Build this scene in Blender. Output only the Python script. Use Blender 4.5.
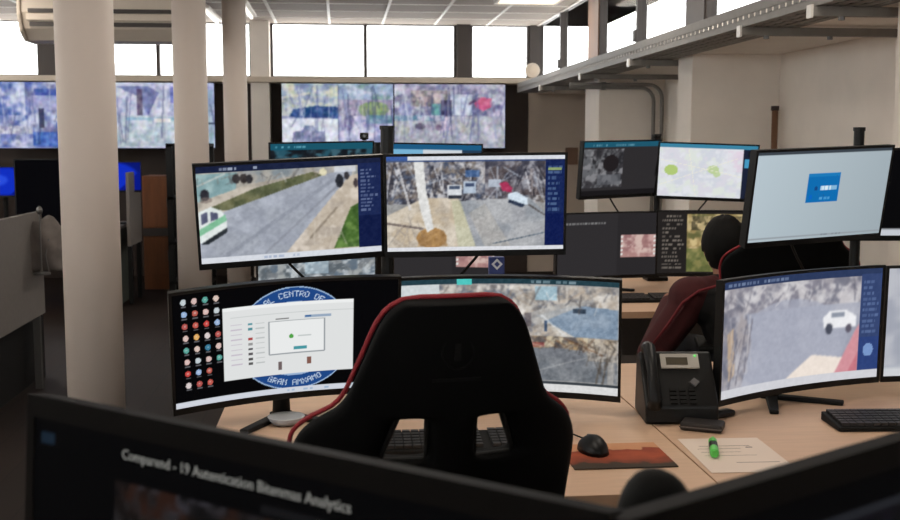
import bpy, bmesh, math, random
import numpy as np
from math import sin, cos, tan, radians, pi, sqrt, atan2, exp
from mathutils import Vector, Matrix

for o in list(bpy.data.objects): bpy.data.objects.remove(o, do_unlink=True)
scene = bpy.context.scene
COL = scene.collection

# ------------------------------------------------------------------ camera
F_PX = 1100.0; PITCH = radians(6.0); YAW = radians(5.7); CAM_H = 1.5
cam_data = bpy.data.cameras.new('camera'); cam = bpy.data.objects.new('camera', cam_data)
COL.objects.link(cam); scene.camera = cam
cam.location = (0, 0, CAM_H)
cam.rotation_euler = (pi / 2 - PITCH, 0, -YAW)
cam_data.sensor_width = 36; cam_data.lens = F_PX / 900 * 36
cam_data.clip_start = 0.05; cam_data.clip_end = 200
cam_data.dof.use_dof = True; cam_data.dof.focus_distance = 3.3; cam_data.dof.aperture_fstop = 8.0

# ------------------------------------------------------------------ world, exposure
EXPO = 0.55
scene.view_settings.view_transform = 'Standard'
scene.view_settings.look = 'None'
scene.view_settings.gamma = 1.0
scene.view_settings.use_curve_mapping = False
scene.view_settings.exposure = EXPO
SCR = 2.0 ** (-EXPO)
world = bpy.data.worlds.new('overcast_sky'); scene.world = world; world.use_nodes = True
bg = world.node_tree.nodes['Background']
bg.inputs[0].default_value = (0.97, 0.985, 1.0, 1); bg.inputs[1].default_value = 4.0
LAMP_W = 8.0          # watts per ceiling panel
LAMP_COL = (1.0, 0.92, 0.82)

# ------------------------------------------------------------------ pixel helpers (a pixel gives a direction)
_f = Vector((sin(YAW) * cos(PITCH), cos(YAW) * cos(PITCH), -sin(PITCH)))
_r = Vector((cos(YAW), -sin(YAW), 0)); _u = _r.cross(_f)
C0 = Vector((0, 0, CAM_H))
def ray(x, y): return _r * ((x - 450) / F_PX) - _u * ((y - 260) / F_PX) + _f
def atx(x, y, X): d = ray(x, y); return C0 + d * (X / d.x)
def aty(x, y, Y): d = ray(x, y); return C0 + d * (Y / d.y)
def atz(x, y, Z): d = ray(x, y); return C0 + d * ((Z - CAM_H) / d.z)

# ------------------------------------------------------------------ materials
def s2l(c): return tuple(((v / 255) / 12.92 if v / 255 <= 0.04045 else ((v / 255 + 0.055) / 1.055) ** 2.4) for v in c)
MATS = {}
def mat(name, rgb, rough=0.6, metal=0.0, var=0.06, scale=8.0, bump=0.0, spec=0.5, stretch=None, coat=0.0):
    if name in MATS: return MATS[name]
    m = bpy.data.materials.new(name); m.use_nodes = True; nt = m.node_tree
    b = nt.nodes['Principled BSDF']; lin = s2l(rgb)
    b.inputs['Roughness'].default_value = rough; b.inputs['Metallic'].default_value = metal
    b.inputs['Specular IOR Level'].default_value = spec
    b.inputs['Coat Weight'].default_value = coat
    tc = nt.nodes.new('ShaderNodeTexCoord'); mp = nt.nodes.new('ShaderNodeMapping')
    nt.links.new(tc.outputs['Object'], mp.inputs[0])
    if stretch: mp.inputs['Scale'].default_value = stretch
    nz = nt.nodes.new('ShaderNodeTexNoise'); nz.inputs['Scale'].default_value = scale; nz.inputs['Detail'].default_value = 4
    nt.links.new(mp.outputs[0], nz.inputs['Vector'])
    rp = nt.nodes.new('ShaderNodeValToRGB'); nt.links.new(nz.outputs['Fac'], rp.inputs[0])
    rp.color_ramp.elements[0].position = 0.3; rp.color_ramp.elements[1].position = 0.7
    rp.color_ramp.elements[0].color = tuple(max(0, v * (1 - var)) for v in lin) + (1,)
    rp.color_ramp.elements[1].color = tuple(min(1, v * (1 + var)) for v in lin) + (1,)
    nt.links.new(rp.outputs[0], b.inputs['Base Color'])
    if bump:
        bp = nt.nodes.new('ShaderNodeBump'); bp.inputs['Strength'].default_value = bump; bp.inputs['Distance'].default_value = 0.004
        nt.links.new(nz.outputs['Fac'], bp.inputs['Height']); nt.links.new(bp.outputs[0], b.inputs['Normal'])
    MATS[name] = m; return m
def emit(name, rgb, strength):
    if name in MATS: return MATS[name]
    m = bpy.data.materials.new(name); m.use_nodes = True; b = m.node_tree.nodes['Principled BSDF']
    b.inputs['Base Color'].default_value = (0.02, 0.02, 0.02, 1)
    b.inputs['Emission Color'].default_value = s2l(rgb) + (1,); b.inputs['Emission Strength'].default_value = strength
    MATS[name] = m; return m
def glass_mat():
    m = bpy.data.materials.new('window_glass'); m.use_nodes = True; nt = m.node_tree; nt.nodes.clear()
    out = nt.nodes.new('ShaderNodeOutputMaterial'); mx = nt.nodes.new('ShaderNodeMixShader'); mx.inputs[0].default_value = 0.015
    t = nt.nodes.new('ShaderNodeBsdfTransparent'); t.inputs[0].default_value = (0.93, 0.93, 0.92, 1)
    g = nt.nodes.new('ShaderNodeBsdfGlossy'); g.inputs['Roughness'].default_value = 0.05
    nt.links.new(t.outputs[0], mx.inputs[1]); nt.links.new(g.outputs[0], mx.inputs[2]); nt.links.new(mx.outputs[0], out.inputs[0])
    return m
GLASS = glass_mat()
def screen_mat():
    m = bpy.data.materials.new('lit_screen'); m.use_nodes = True; nt = m.node_tree; b = nt.nodes['Principled BSDF']
    b.inputs['Base Color'].default_value = (0.001, 0.001, 0.001, 1); b.inputs['Roughness'].default_value = 0.6
    b.inputs['Specular IOR Level'].default_value = 0.012
    a = nt.nodes.new('ShaderNodeVertexColor'); a.layer_name = 'picture'
    nt.links.new(a.outputs['Color'], b.inputs['Emission Color']); b.inputs['Emission Strength'].default_value = SCR
    return m
SCREEN = screen_mat()
def plank_mat():
    m = bpy.data.materials.new('dark_wood_floor'); m.use_nodes = True; nt = m.node_tree; b = nt.nodes['Principled BSDF']
    tc = nt.nodes.new('ShaderNodeTexCoord'); mp = nt.nodes.new('ShaderNodeMapping'); mp.inputs['Rotation'].default_value = (0, 0, pi / 2)
    br = nt.nodes.new('ShaderNodeTexBrick'); br.inputs['Scale'].default_value = 1.0
    br.inputs['Brick Width'].default_value = 1.2; br.inputs['Row Height'].default_value = 0.19; br.inputs['Mortar Size'].default_value = 0.003
    br.inputs['Color1'].default_value = s2l((40, 28, 21)) + (1,); br.inputs['Color2'].default_value = s2l((33, 23, 17)) + (1,)
    br.inputs['Mortar'].default_value = s2l((18, 12, 9)) + (1,)
    nz = nt.nodes.new('ShaderNodeTexNoise'); nz.inputs['Scale'].default_value = 3; nz.inputs['Detail'].default_value = 6
    mp2 = nt.nodes.new('ShaderNodeMapping'); mp2.inputs['Scale'].default_value = (12, 0.8, 1)
    nt.links.new(tc.outputs['Object'], mp.inputs[0]); nt.links.new(mp.outputs[0], br.inputs['Vector'])
    nt.links.new(tc.outputs['Object'], mp2.inputs[0]); nt.links.new(mp2.outputs[0], nz.inputs['Vector'])
    mx = nt.nodes.new('ShaderNodeMixRGB'); mx.blend_type = 'MULTIPLY'; mx.inputs[0].default_value = 0.35
    nt.links.new(br.outputs['Color'], mx.inputs[1]); nt.links.new(nz.outputs['Color'], mx.inputs[2])
    nt.links.new(mx.outputs[0], b.inputs['Base Color']); b.inputs['Roughness'].default_value = 0.7; b.inputs['Specular IOR Level'].default_value = 0.2
    return m

M_WALL = mat('plaster_wall', (236, 227, 217), 0.85, var=0.03, scale=5, bump=0.05)
M_WALLG = mat('grey_beige_wall', (196, 182, 168), 0.85, var=0.03, scale=5)
M_DARKW = mat('dark_brown_panelling', (52, 40, 34), 0.7, var=0.15, scale=4)
M_CEIL = mat('ceiling_plaster', (196, 186, 176), 0.9, var=0.02)
M_TILE = mat('ceiling_tile_grey', (176, 164, 154), 0.9, var=0.04, scale=20)
M_TBAR = mat('ceiling_grid_white', (236, 230, 222), 0.5, var=0.01)
M_COLM = mat('painted_column', (200, 186, 175), 0.6, var=0.03, scale=4, stretch=(1, 1, 0.4))
M_FRAME = mat('dark_window_frame', (58, 50, 46), 0.5, var=0.05)
M_BROWNP = mat('brown_window_post', (120, 84, 58), 0.5, var=0.1)
M_BEAM = mat('beige_ledge', (205, 190, 172), 0.7, var=0.03)
M_TRAY = mat('galvanised_steel', (128, 124, 119), 0.55, metal=0.3, var=0.08, scale=15)
M_DESK = mat('maple_laminate', (212, 176, 146), 0.5, var=0.05, scale=5, stretch=(1.5, 14, 1))
M_DESKE = mat('maple_edge_band', (190, 152, 122), 0.5, var=0.04)
M_STEEL = mat('grey_steel_leg', (110, 108, 106), 0.4, metal=0.6)
M_BLACK = mat('black_plastic', (12, 12, 12), 0.45, var=0.1, scale=30, spec=0.3)
M_BLACKM = mat('black_matte_plastic', (15, 14, 13), 0.7, var=0.1, scale=30, spec=0.25)
M_LEATH = mat('black_leatherette', (6, 6, 6), 0.7, var=0.15, scale=60, bump=0.1, spec=0.07)
M_RED = mat('red_piping', (140, 22, 32), 0.65, var=0.05)
M_DRED = mat('dark_red_cloth', (62, 13, 16), 0.9, var=0.12, scale=30)
M_GPANEL = mat('grey_fabric_panel', (118, 112, 108), 0.9, var=0.04, scale=40)
M_WOOD = mat('orange_brown_wood', (122, 72, 38), 0.6, var=0.15, scale=4, stretch=(8, 8, 1))
M_WHITEP = mat('cream_plastic', (206, 192, 176), 0.5, var=0.02)

# ------------------------------------------------------------------ mesh builder
def chain(o):
    m = Matrix.Identity(4)
    while o is not None: m = o.matrix_basis @ m; o = o.parent
    return m
class MB:
    def __init__(s): s.v = []; s.f = []
    def add(s, vs, fs, M=None):
        b = len(s.v)
        s.v += [tuple(M @ Vector(p)) if M is not None else tuple(p) for p in vs]
        s.f += [tuple(b + i for i in f) for f in fs]; return s
    def bx(s, x0, x1, y0, y1, z0, z1, M=None):
        vs = [(x, y, z) for z in (z0, z1) for y in (y0, y1) for x in (x0, x1)]
        return s.add(vs, [(0, 2, 3, 1), (4, 5, 7, 6), (0, 1, 5, 4), (2, 6, 7, 3), (0, 4, 6, 2), (1, 3, 7, 5)], M)
    def cyl(s, p0, p1, r0, r1=None, n=16, M=None):
        r1 = r0 if r1 is None else r1
        p0, p1 = Vector(p0), Vector(p1); d = (p1 - p0).normalized()
        a = d.orthogonal().normalized(); b = d.cross(a)
        vs = [p + (a * cos(2 * pi * i / n) + b * sin(2 * pi * i / n)) * r for p, r in ((p0, r0), (p1, r1)) for i in range(n)]
        fs = [(i, (i + 1) % n, n + (i + 1) % n, n + i) for i in range(n)] + [tuple(range(n))[::-1], tuple(range(n, 2 * n))]
        return s.add(vs, fs, M)
    def tube(s, pts, r, n=8, closed=False, M=None):
        P = [Vector(p) for p in pts]; k = len(P); R = r if isinstance(r, (list, tuple)) else [r] * k
        vs = []; prev = None
        for i, p in enumerate(P):
            if closed: d = P[(i + 1) % k] - P[i - 1]
            else: d = P[min(i + 1, k - 1)] - P[max(i - 1, 0)]
            d.normalize()
            if prev is None: a = d.orthogonal().normalized()
            else:
                a = prev - d * prev.dot(d)
                a = a.normalized() if a.length > 1e-6 else d.orthogonal().normalized()
            prev = a; b = d.cross(a)
            vs += [p + (a * cos(2 * pi * j / n) + b * sin(2 * pi * j / n)) * R[i] for j in range(n)]
        fs = []
        for i in range(k if closed else k - 1):
            for j in range(n):
                A = i * n; B = ((i + 1) % k) * n
                fs.append((A + j, A + (j + 1) % n, B + (j + 1) % n, B + j))
        if not closed: fs += [tuple(range(n))[::-1], tuple(range((k - 1) * n, k * n))]
        return s.add(vs, fs, M)
    def prism(s, poly, lo, hi, axis='z', M=None):
        n = len(poly)
        def P(a, b, h): return {'z': (a, b, h), 'y': (a, h, b), 'x': (h, a, b)}[axis]
        vs = [P(a, b, lo) for a, b in poly] + [P(a, b, hi) for a, b in poly]
        fs = [tuple(range(n))[::-1], tuple(range(n, 2 * n))] + [(i, (i + 1) % n, n + (i + 1) % n, n + i) for i in range(n)]
        return s.add(vs, fs, M)
    def lathe(s, prof, n=24, M=None):
        vs = [(r * cos(2 * pi * i / n), r * sin(2 * pi * i / n), z) for r, z in prof for i in range(n)]
        fs = [(k * n + i, k * n + (i + 1) % n, (k + 1) * n + (i + 1) % n, (k + 1) * n + i) for k in range(len(prof) - 1) for i in range(n)]
        fs += [tuple(range(n))[::-1], tuple(range((len(prof) - 1) * n, len(prof) * n))]
        return s.add(vs, fs, M)
    def ell(s, c, r, nu=16, nv=10, M=None):
        vs = [(c[0], c[1], c[2] + r[2])]
        for i in range(1, nv):
            t = pi * i / nv
            vs += [(c[0] + r[0] * sin(t) * cos(2 * pi * j / nu), c[1] + r[1] * sin(t) * sin(2 * pi * j / nu), c[2] + r[2] * cos(t)) for j in range(nu)]
        vs.append((c[0], c[1], c[2] - r[2])); L = len(vs) - 1
        fs = [(0, 1 + j, 1 + (j + 1) % nu) for j in range(nu)]
        for i in range(nv - 2):
            for j in range(nu):
                A = 1 + i * nu; B = A + nu; fs.append((A + j, B + j, B + (j + 1) % nu, A + (j + 1) % nu))
        A = 1 + (nv - 2) * nu; fs += [(A + j, L, A + (j + 1) % nu) for j in range(nu)]
        return s.add(vs, fs, M)
    def cap(s, p0, p1, r0, r1, n=12):      # a limb with round ends
        p0, p1 = Vector(p0), Vector(p1); s.ell(p0, (r0,) * 3, n, 8); s.ell(p1, (r1,) * 3, n, 8)
        return s.cyl(p0, p1, r0, r1, n)
    def build(s, name, m, parent=None, world=False, bevel=0, smooth=False, seg=2, subsurf=0, kind=None, label=None):
        vs = s.v
        if world and parent is not None:
            I = chain(parent).inverted(); vs = [tuple(I @ Vector(p)) for p in vs]
        me = bpy.data.meshes.new(name); me.from_pydata(vs, [], s.f); me.validate()
        bm = bmesh.new(); bm.from_mesh(me); bmesh.ops.recalc_face_normals(bm, faces=bm.faces); bm.to_mesh(me); bm.free()
        me.materials.append(m)
        if smooth: me.polygons.foreach_set('use_smooth', [True] * len(me.polygons))
        o = bpy.data.objects.new(name, me); COL.objects.link(o)
        if parent is not None: o.parent = parent
        if bevel:
            b = o.modifiers.new('bevel', 'BEVEL'); b.width = bevel; b.segments = seg; b.limit_method = 'ANGLE'; b.angle_limit = radians(40)
            b.harden_normals = False
        if subsurf:
            b = o.modifiers.new('subd', 'SUBSURF'); b.levels = subsurf; b.render_levels = subsurf
        if kind: o['kind'] = kind
        if label: o['label'] = label
        return o
def tag(o, label, cat, group=None):
    o['label'] = label; o['category'] = cat
    if group: o['group'] = group
    return o
def thing(name, label, cat, loc=(0, 0, 0), rot=None, group=None):
    o = bpy.data.objects.new(name, None); COL.objects.link(o); o.empty_display_size = 0.1
    o.matrix_basis = Matrix.Translation(loc) @ (rot.to_4x4() if rot is not None else Matrix.Identity(4))
    return tag(o, label, cat, group)
def struct(name, mb, m, **k):
    o = mb.build(name, m, **k); o['kind'] = 'structure'; return o
def Rz(a): return Matrix.Rotation(a, 3, 'Z')
def dup(o, parent=None):
    c = o.copy(); COL.objects.link(c); c.parent = parent
    for ch in o.children: dup(ch, c)
    return c

# ================================================================== THE ROOM
XW = 2.3; XA = 2.9; XL = -4.4; YB = 12.8; YF = -2.6; ZC = 2.87; ZS = 2.09     # window wall, alcove wall, left wall, back, front, ceiling, soffit
struct('floor', MB().bx(XL - .2, XA + .2, YF - .2, YB + .2, -0.1, 0), plank_mat())
ceil = struct('ceiling', MB().bx(XL - .2, XA + .2, YF - .2, YB + .2, ZC + 0.015, ZC + 0.15), M_CEIL)
# suspended tiles and bars in the part of the ceiling that shows
TS = 0.6; TX0 = XW - 11 * TS; TY0 = YB - 8 * TS
tile0 = None
for i in range(11):
    for j in range(8):
        x = TX0 + i * TS; y = TY0 + j * TS
        if tile0 is None:
            tile0 = MB().bx(-.285, .285, -.285, .285, ZC, ZC + 0.014).build('ceiling_tile', M_TILE, ceil, bevel=0.003); t = tile0
        else:
            t = tile0.copy(); COL.objects.link(t); t.parent = ceil
        t.location = (x + TS / 2, y + TS / 2, 0)
for i in range(12):
    x = TX0 + i * TS; MB().bx(x - .014, x + .014, TY0, YB, ZC - .008, ZC + .0145).build('grid_bar', M_TBAR, ceil)
for j in range(9):
    y = TY0 + j * TS; MB().bx(TX0, XW, y - .012, y + .012, ZC - .006, ZC + .0145).build('grid_bar', M_TBAR, ceil)

# back wall ------------------------------------------------------------
def Xb(px, Y=YB): return aty(px, 60, Y).x
def Zb(py, px=300, Y=YB): return aty(px, py, Y).z
ZW = Zb(78.5)                                    # window bottom on the back wall
bw = MB().bx(XL - .2, XA + .2, YB, YB + .2, 0, ZW - .01)
struct('wall_back', bw, M_WALLG)
posts = [(40, 57), (155, 160.5), (252, 273), (456.5, 470), (529, 541)]
# wall pieces between the window openings
wp = MB().bx(Xb(252), Xb(270.5), YB - .25, YB + .2, 0, ZC + .01)
struct('trim_1', wp, M_WALL)
def window(n, x0, x1, Y, z0, z1, mull=()):
    f = MB(); t = .03
    f.bx(x0, x1, Y, Y + .08, z0, z0 + t).bx(x0, x1, Y, Y + .08, z1 - t, z1).bx(x0, x0 + t, Y, Y + .08, z0 + t, z1 - t).bx(x1 - t, x1, Y, Y + .08, z0 + t, z1 - t)
    w = struct('window_%d' % n, f, M_FRAME)
    for m in mull: MB().bx(m - .02, m + .02, Y - .005, Y + .085, z0 + t, z1 - t).build('mullion', M_FRAME, w)
    xs = [x0 + t] + list(mull) + [x1 - t]
    for a, b in zip(xs[:-1], xs[1:]): MB().bx(a, b, Y + .035, Y + .041, z0 + t, z1 - t).build('pane', GLASS, w)
    return w
ZT = ZC + .014
window(1, Xb(-120), Xb(40), YB, ZW, ZT, [Xb(-40)])
struct('trim_2', MB().bx(Xb(40), Xb(57), YB - .05, YB + .2, ZW, ZT), M_FRAME)
window(2, Xb(57), Xb(252), YB, ZW, ZT, [Xb(158)])
window(3, Xb(270.5), Xb(456.5), YB, ZW, ZT, [Xb(365.5)])
struct('trim_3', MB().bx(Xb(456.5), Xb(470), YB - .05, YB + .2, ZW, ZT), M_FRAME)
window(4, Xb(470), Xb(529.5), YB, ZW, ZT)
struct('trim_4', MB().bx(Xb(529.5), XW + .02, YB - .02, YB + .2, ZW, ZT), M_FRAME)
struct('trim_5', MB().bx(XL, Xb(-120), YB, YB + .2, ZW, ZC), M_WALL)
struct('trim_6', MB().bx(XL, XW - .06, YB - .34, YB, Zb(84), ZW), M_BEAM, bevel=.008)     # ledge under the windows
# dark panelling under the ledge
struct('trim_7', MB().bx(XL, Xb(251.5), YB - .04, YB, 0, Zb(84)), M_DARKW)
struct('trim_8', MB().bx(Xb(271), Xb(528), YB - .04, YB, 0, Zb(84)), M_DARKW)

# right wall: low alcoves between pillars, window band above -----------
struct('wall_right', MB().bx(XA, XA + .2, YF, YB, 0, ZS), M_WALL)
struct('trim_9', MB().bx(XW, XA + .2, YF, YB, ZS, ZS + .15), M_WALL)          # soffit and sill over the alcoves
PY = [(9.7, 10.25), (7.1, 7.4), (4.1, 4.42), (1.15, 1.5), (-1.8, -1.45)]
n = 10
for a, b in PY:
    struct('trim_%d' % n, MB().bx(XW, XA, a, b, 0, ZS), M_WALL, bevel=.006); n += 1
ZS2 = ZS + .15
edges = [YB] + [v for a, b in [(9.72, 10.12), (6.85, 7.22), (4.0, 4.4), (1.1, 1.5), (-1.8, -1.45)] for v in (b, a)] + [YF]
k = 5
for i in range(0, len(edges), 2):
    y1, y0 = edges[i], edges[i + 1]
    t = .016; f = MB()
    f.bx(XW, XW + .07, y0, y1, ZS2, ZS2 + t).bx(XW, XW + .07, y0, y1, ZT - t, ZT).bx(XW, XW + .07, y0, y0 + t, ZS2 + t, ZT - t).bx(XW, XW + .07, y1 - t, y1, ZS2 + t, ZT - t)
    w = struct('window_%d' % k, f, M_FRAME); k += 1
    ym = (y0 + y1) / 2
    mu = MB().bx(XW - .004, XW + .074, ym - .022, ym + .022, ZS2 + t, ZT - t).build('mullion', M_FRAME, w)
    MB().bx(XW - .03, XW - .004, ym - .045, ym + .02, ZS2 + .05, ZS2 + .14).build('latch', M_FRAME, mu, bevel=.005)
    for a, b in ((y0 + t, ym), (ym, y1 - t)): MB().bx(XW + .03, XW + .036, a, b, ZS2 + t, ZT - t).build('pane', GLASS, w)
    if i + 2 < len(edges):
        struct('trim_%d' % n, MB().bx(XW - .012, XW + .07, edges[i + 2], y0, ZS2, ZT), M_BROWNP if i != 2 else M_FRAME); n += 1
struct('trim_%d' % n, MB().bx(XW, XA + .2, YF, YB + .2, ZT, ZC + .014), M_CEIL); n += 1
# left and front walls, each with its own band of windows
struct('wall_left', MB().bx(XL - .2, XL, YF, YB, 0, 1.95), M_WALL)
struct('trim_%d' % n, MB().bx(XL - .2, XL, YF, YB, 2.7, ZC + .014), M_WALL); n += 1
for i in range(5):
    y0 = YF + .2 + i * 3.05; y1 = y0 + 2.7; t = .04
    f = MB().bx(XL - .08, XL, y0, y1, 1.95, 1.95 + t).bx(XL - .08, XL, y0, y1, 2.7 - t, 2.7).bx(XL - .08, XL, y0, y0 + t, 1.95 + t, 2.7 - t).bx(XL - .08, XL, y1 - t, y1, 1.95 + t, 2.7 - t)
    w = struct('window_%d' % k, f, M_FRAME); k += 1
    MB().bx(XL - .045, XL - .039, y0 + t, y1 - t, 1.95 + t, 2.7 - t).build('pane', GLASS, w)
    struct('trim_%d' % n, MB().bx(XL - .2, XL, y1, y0 + 3.05 if i < 4 else YB, 1.95, 2.7), M_WALL); n += 1
struct('trim_%d' % n, MB().bx(XL - .2, XL, YF, YF + .2, 1.95, 2.7), M_WALL); n += 1
struct('wall_front', MB().bx(XL - .2, XA + .2, YF - .2, YF, 0, 1.5), M_WALL)
struct('trim_%d' % n, MB().bx(XL - .2, XA + .2, YF - .2, YF, 2.6, ZC + .014), M_WALL); n += 1
for i in range(4):  # unseen windows behind the camera, added to brighten pillar faces turned this way
    x0 = XL + i * (XA - XL) / 4; x1 = x0 + (XA - XL) / 4 - .25
    t = .04; f = MB().bx(x0, x1, YF - .08, YF, 1.5, 1.5 + t).bx(x0, x1, YF - .08, YF, 2.6 - t, 2.6).bx(x0, x0 + t, YF - .08, YF, 1.5 + t, 2.6 - t).bx(x1 - t, x1, YF - .08, YF, 1.5 + t, 2.6 - t)
    w = struct('window_%d' % k, f, M_FRAME); k += 1
    MB().bx(x0 + t, x1 - t, YF - .045, YF - .039, 1.5 + t, 2.6 - t).build('pane', GLASS, w)
    struct('trim_%d' % n, MB().bx(x1, x1 + .25, YF - .2, YF, 1.5, 2.6), M_WALL); n += 1

# round columns ---------------------------------------------------------
for (px, py, Y), lab in zip([(92, 260, 4.3), (192, 150, 7.25), (235.5, 100, 10.2)],
                            ['thick cream painted round column nearest the camera', 'middle one of three cream round columns in a row', 'farthest and thinnest looking cream round column before the windows']):
    p = aty(px, py, Y)
    c = thing('round_column', lab, 'column', (p.x, p.y, 0), group='round columns in a row')
    MB().cyl((0, 0, 0.0), (0, 0, ZC + .012), .107, n=40).build('shaft', M_COLM, c, smooth=False)
    c.children[0].data.polygons.foreach_set('use_smooth', [len(p.vertices) == 4 for p in c.children[0].data.polygons])
    MB().cyl((0, 0, 0), (0, 0, .08), .117, n=40).build('base_collar', M_DARKW, c)

# ================================================================== CEILING LAMPS
def panel_lamp(x, y, lab):
    t = thing('ceiling_lamp', lab, 'ceiling lamp', (x, y, ZC - .03), group='square ceiling panel lamps')
    fr = MB(); a = .3; w = .025
    fr.bx(-a, a, -a, -a + w, -.012, .034).bx(-a, a, a - w, a, -.012, .034).bx(-a, -a + w, -a + w, a - w, -.012, .034).bx(a - w, a, -a + w, a - w, -.012, .034)
    fr.build('frame', M_TBAR, t)
    MB().bx(-a + w, a - w, -a + w, a - w, 0, .01).build('diffuser', emit('warm_diffuser', (255, 236, 210), 1.6), t)
    L = bpy.data.lights.new('lamp_light', 'AREA'); L.shape = 'SQUARE'; L.size = .5; L.energy = LAMP_W; L.color = LAMP_COL
    lo = bpy.data.objects.new('lamp_light', L); COL.objects.link(lo); lo.parent = t; lo.location = (0, 0, -.02)
for xi, x in enumerate((1.78, .1, -2.9)):
    for yi, y in enumerate((10.3, 6.75, 3.75)):
        panel_lamp(x, y if xi == 0 else y - 1.3, 'square warm ceiling panel lamp, %s row, %s from the back' % (('right', 'middle', 'left')[xi], ('first', 'second', 'third', 'fourth')[yi]))
def tube_lamp(px, py, lab):
    p = atz(px, py, ZC - .06)
    t = thing('tube_lamp', lab, 'ceiling lamp', (p.x, p.y, ZC - .008))
    MB().bx(-.05, .05, -.6, .6, -.03, 0).build('housing', M_TBAR, t, bevel=.005)
    MB().cyl((0, -.56, -.045), (0, .56, -.045), .016).build('tube', emit('tube_white', (255, 250, 240), 1.3), t)
tube_lamp(211, 17, 'short white ceiling tube lamp between the first two columns')
tube_lamp(247, 12, 'white ceiling tube lamp beside the farthest column')

# ================================================================== PAINTED SCREEN PICTURES
rng = np.random.RandomState(7)
def vnoise(h, w, sc, seed, octv=3):
    r = np.random.RandomState(seed); out = np.zeros((h, w)); amp = 1; tot = 0
    for o in range(octv):
        gw = max(2, int(sc * 2 ** o * w / h) + 1); gh = max(2, int(sc * 2 ** o) + 1)
        g = r.rand(gh + 1, gw + 1)
        y = np.linspace(0, gh - 1e-6, h); x = np.linspace(0, gw - 1e-6, w)
        yi = y.astype(int); xi = x.astype(int); fy = (y - yi)[:, None]; fx = (x - xi)[None]
        fy = fy * fy * (3 - 2 * fy); fx = fx * fx * (3 - 2 * fx)
        a = g[yi][:, xi]; b = g[yi][:, xi + 1]; c = g[yi + 1][:, xi]; d = g[yi + 1][:, xi + 1]
        out += amp * ((a * (1 - fx) + b * fx) * (1 - fy) + (c * (1 - fx) + d * fx) * fy); tot += amp; amp *= .6
    return out / tot
class Cv:
    def __init__(s, w, h, c):
        s.w, s.h = w, h; s.a = np.zeros((h, w, 3)); s.a[:] = c
        s.U, s.V = np.meshgrid((np.arange(w)) / (w - 1), (np.arange(h)) / (h - 1))
    def put(s, m, c, al=1.0):
        m = (m * al)[..., None]; s.a = s.a * (1 - m) + np.array(c) * m; return s
    def rect(s, u0, v0, u1, v1, c, al=1.0): return s.put(((s.U >= u0) & (s.U <= u1) & (s.V >= v0) & (s.V <= v1)).astype(float), c, al)
    def polymask(s, P):
        ins = np.zeros(s.U.shape, bool); n = len(P)
        for i in range(n):
            x0, y0 = P[i]; x1, y1 = P[i - 1]
            c = ((y0 > s.V) != (y1 > s.V)); ins ^= c & (s.U < (x1 - x0) * (s.V - y0) / ((y1 - y0) or 1e-9) + x0)
        return ins.astype(float)
    def poly(s, P, c, al=1.0): return s.put(s.polymask(P), c, al)
    def ell(s, u, v, ru, rv, c, al=1.0): return s.put((((s.U - u) / ru) ** 2 + ((s.V - v) / rv) ** 2 <= 1).astype(float), c, al)
    def line(s, u0, v0, u1, v1, wd, c, al=1.0):
        asp = s.w / s.h; dx, dy = (u1 - u0) * asp, v1 - v0; L2 = dx * dx + dy * dy + 1e-12
        t = np.clip((((s.U - u0) * asp) * dx + (s.V - v0) * dy) / L2, 0, 1)
        d = np.hypot((s.U - u0) * asp - t * dx, s.V - v0 - t * dy); return s.put((d < wd).astype(float), c, al)
    def mottle(s, P, cols, sc, seed, al=1.0):
        m = s.polymask(P) * al; ca = np.array(cols, float); ws = []
        for i in range(len(cols)):
            nz = vnoise(s.h, s.w, sc, seed * 31 + i, 3); nz = (nz - nz.mean()) / (nz.std() + 1e-9); ws.append(np.exp(2.6 * nz))
        ws = np.array(ws); ws /= ws.sum(0); c = np.tensordot(ws, ca, axes=(0, 0))
        s.a = s.a * (1 - m[..., None]) + c * m[..., None]; return s
    def rmot(s, u0, v0, u1, v1, cols, sc, seed, al=1.0): return s.mottle([(u0, v0), (u1, v0), (u1, v1), (u0, v1)], cols, sc, seed, al)
    def grain(s, amp, seed=1, sc=40):
        nz = vnoise(s.h, s.w, sc, seed, 2) - .5; s.a = np.clip(s.a + (nz * amp)[..., None], 0, 255); return s
    def marks(s, u0, v0, u1, v1, rows, c, seed, al=.8, fill=.7):      # letter-like marks in rows
        r = np.random.RandomState(seed); dv = (v1 - v0) / rows
        for i in range(rows):
            u = u0; end = u0 + (u1 - u0) * (.55 + .45 * r.rand())
            while u < end:
                L = (.01 + .025 * r.rand())
                if r.rand() < fill: s.rect(u, v0 + dv * (i + .25), min(u + L, end), v0 + dv * (i + .75), c, al * (.6 + .4 * r.rand()))
                u += L + .008
        return s
    def twigs(s, u0, v0, u1, v1, n, cols, seed, wd=.006, al=.7, lean=.06):     # bare branches, poles, wires
        r = np.random.RandomState(seed)
        for i in range(n):
            u = u0 + (u1 - u0) * r.rand(); a = v0 + (v1 - v0) * r.rand() * .5; b = a + (v1 - a) * (.3 + .7 * r.rand())
            s.line(u, a, min(max(u + lean * r.randn(), u0), u1), b, wd * (.6 + .8 * r.rand()), cols[r.randint(len(cols))], al * (.5 + .5 * r.rand()))
        return s
    def soft(s, n=1):
        for _ in range(n):
            p = np.pad(s.a, ((1, 1), (1, 1), (0, 0)), 'edge'); s.a = (p[1:-1, 1:-1] * 2 + p[:-2, 1:-1] + p[2:, 1:-1] + p[1:-1, :-2] + p[1:-1, 2:]) / 6
        return s
    def mute(s, k): g = s.a.mean(-1, keepdims=True); s.a = g + (s.a - g) * k; return s
    def gain(s, g): s.a = np.clip(s.a * g, 0, 255); return s
W_ = (222, 226, 232)
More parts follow.
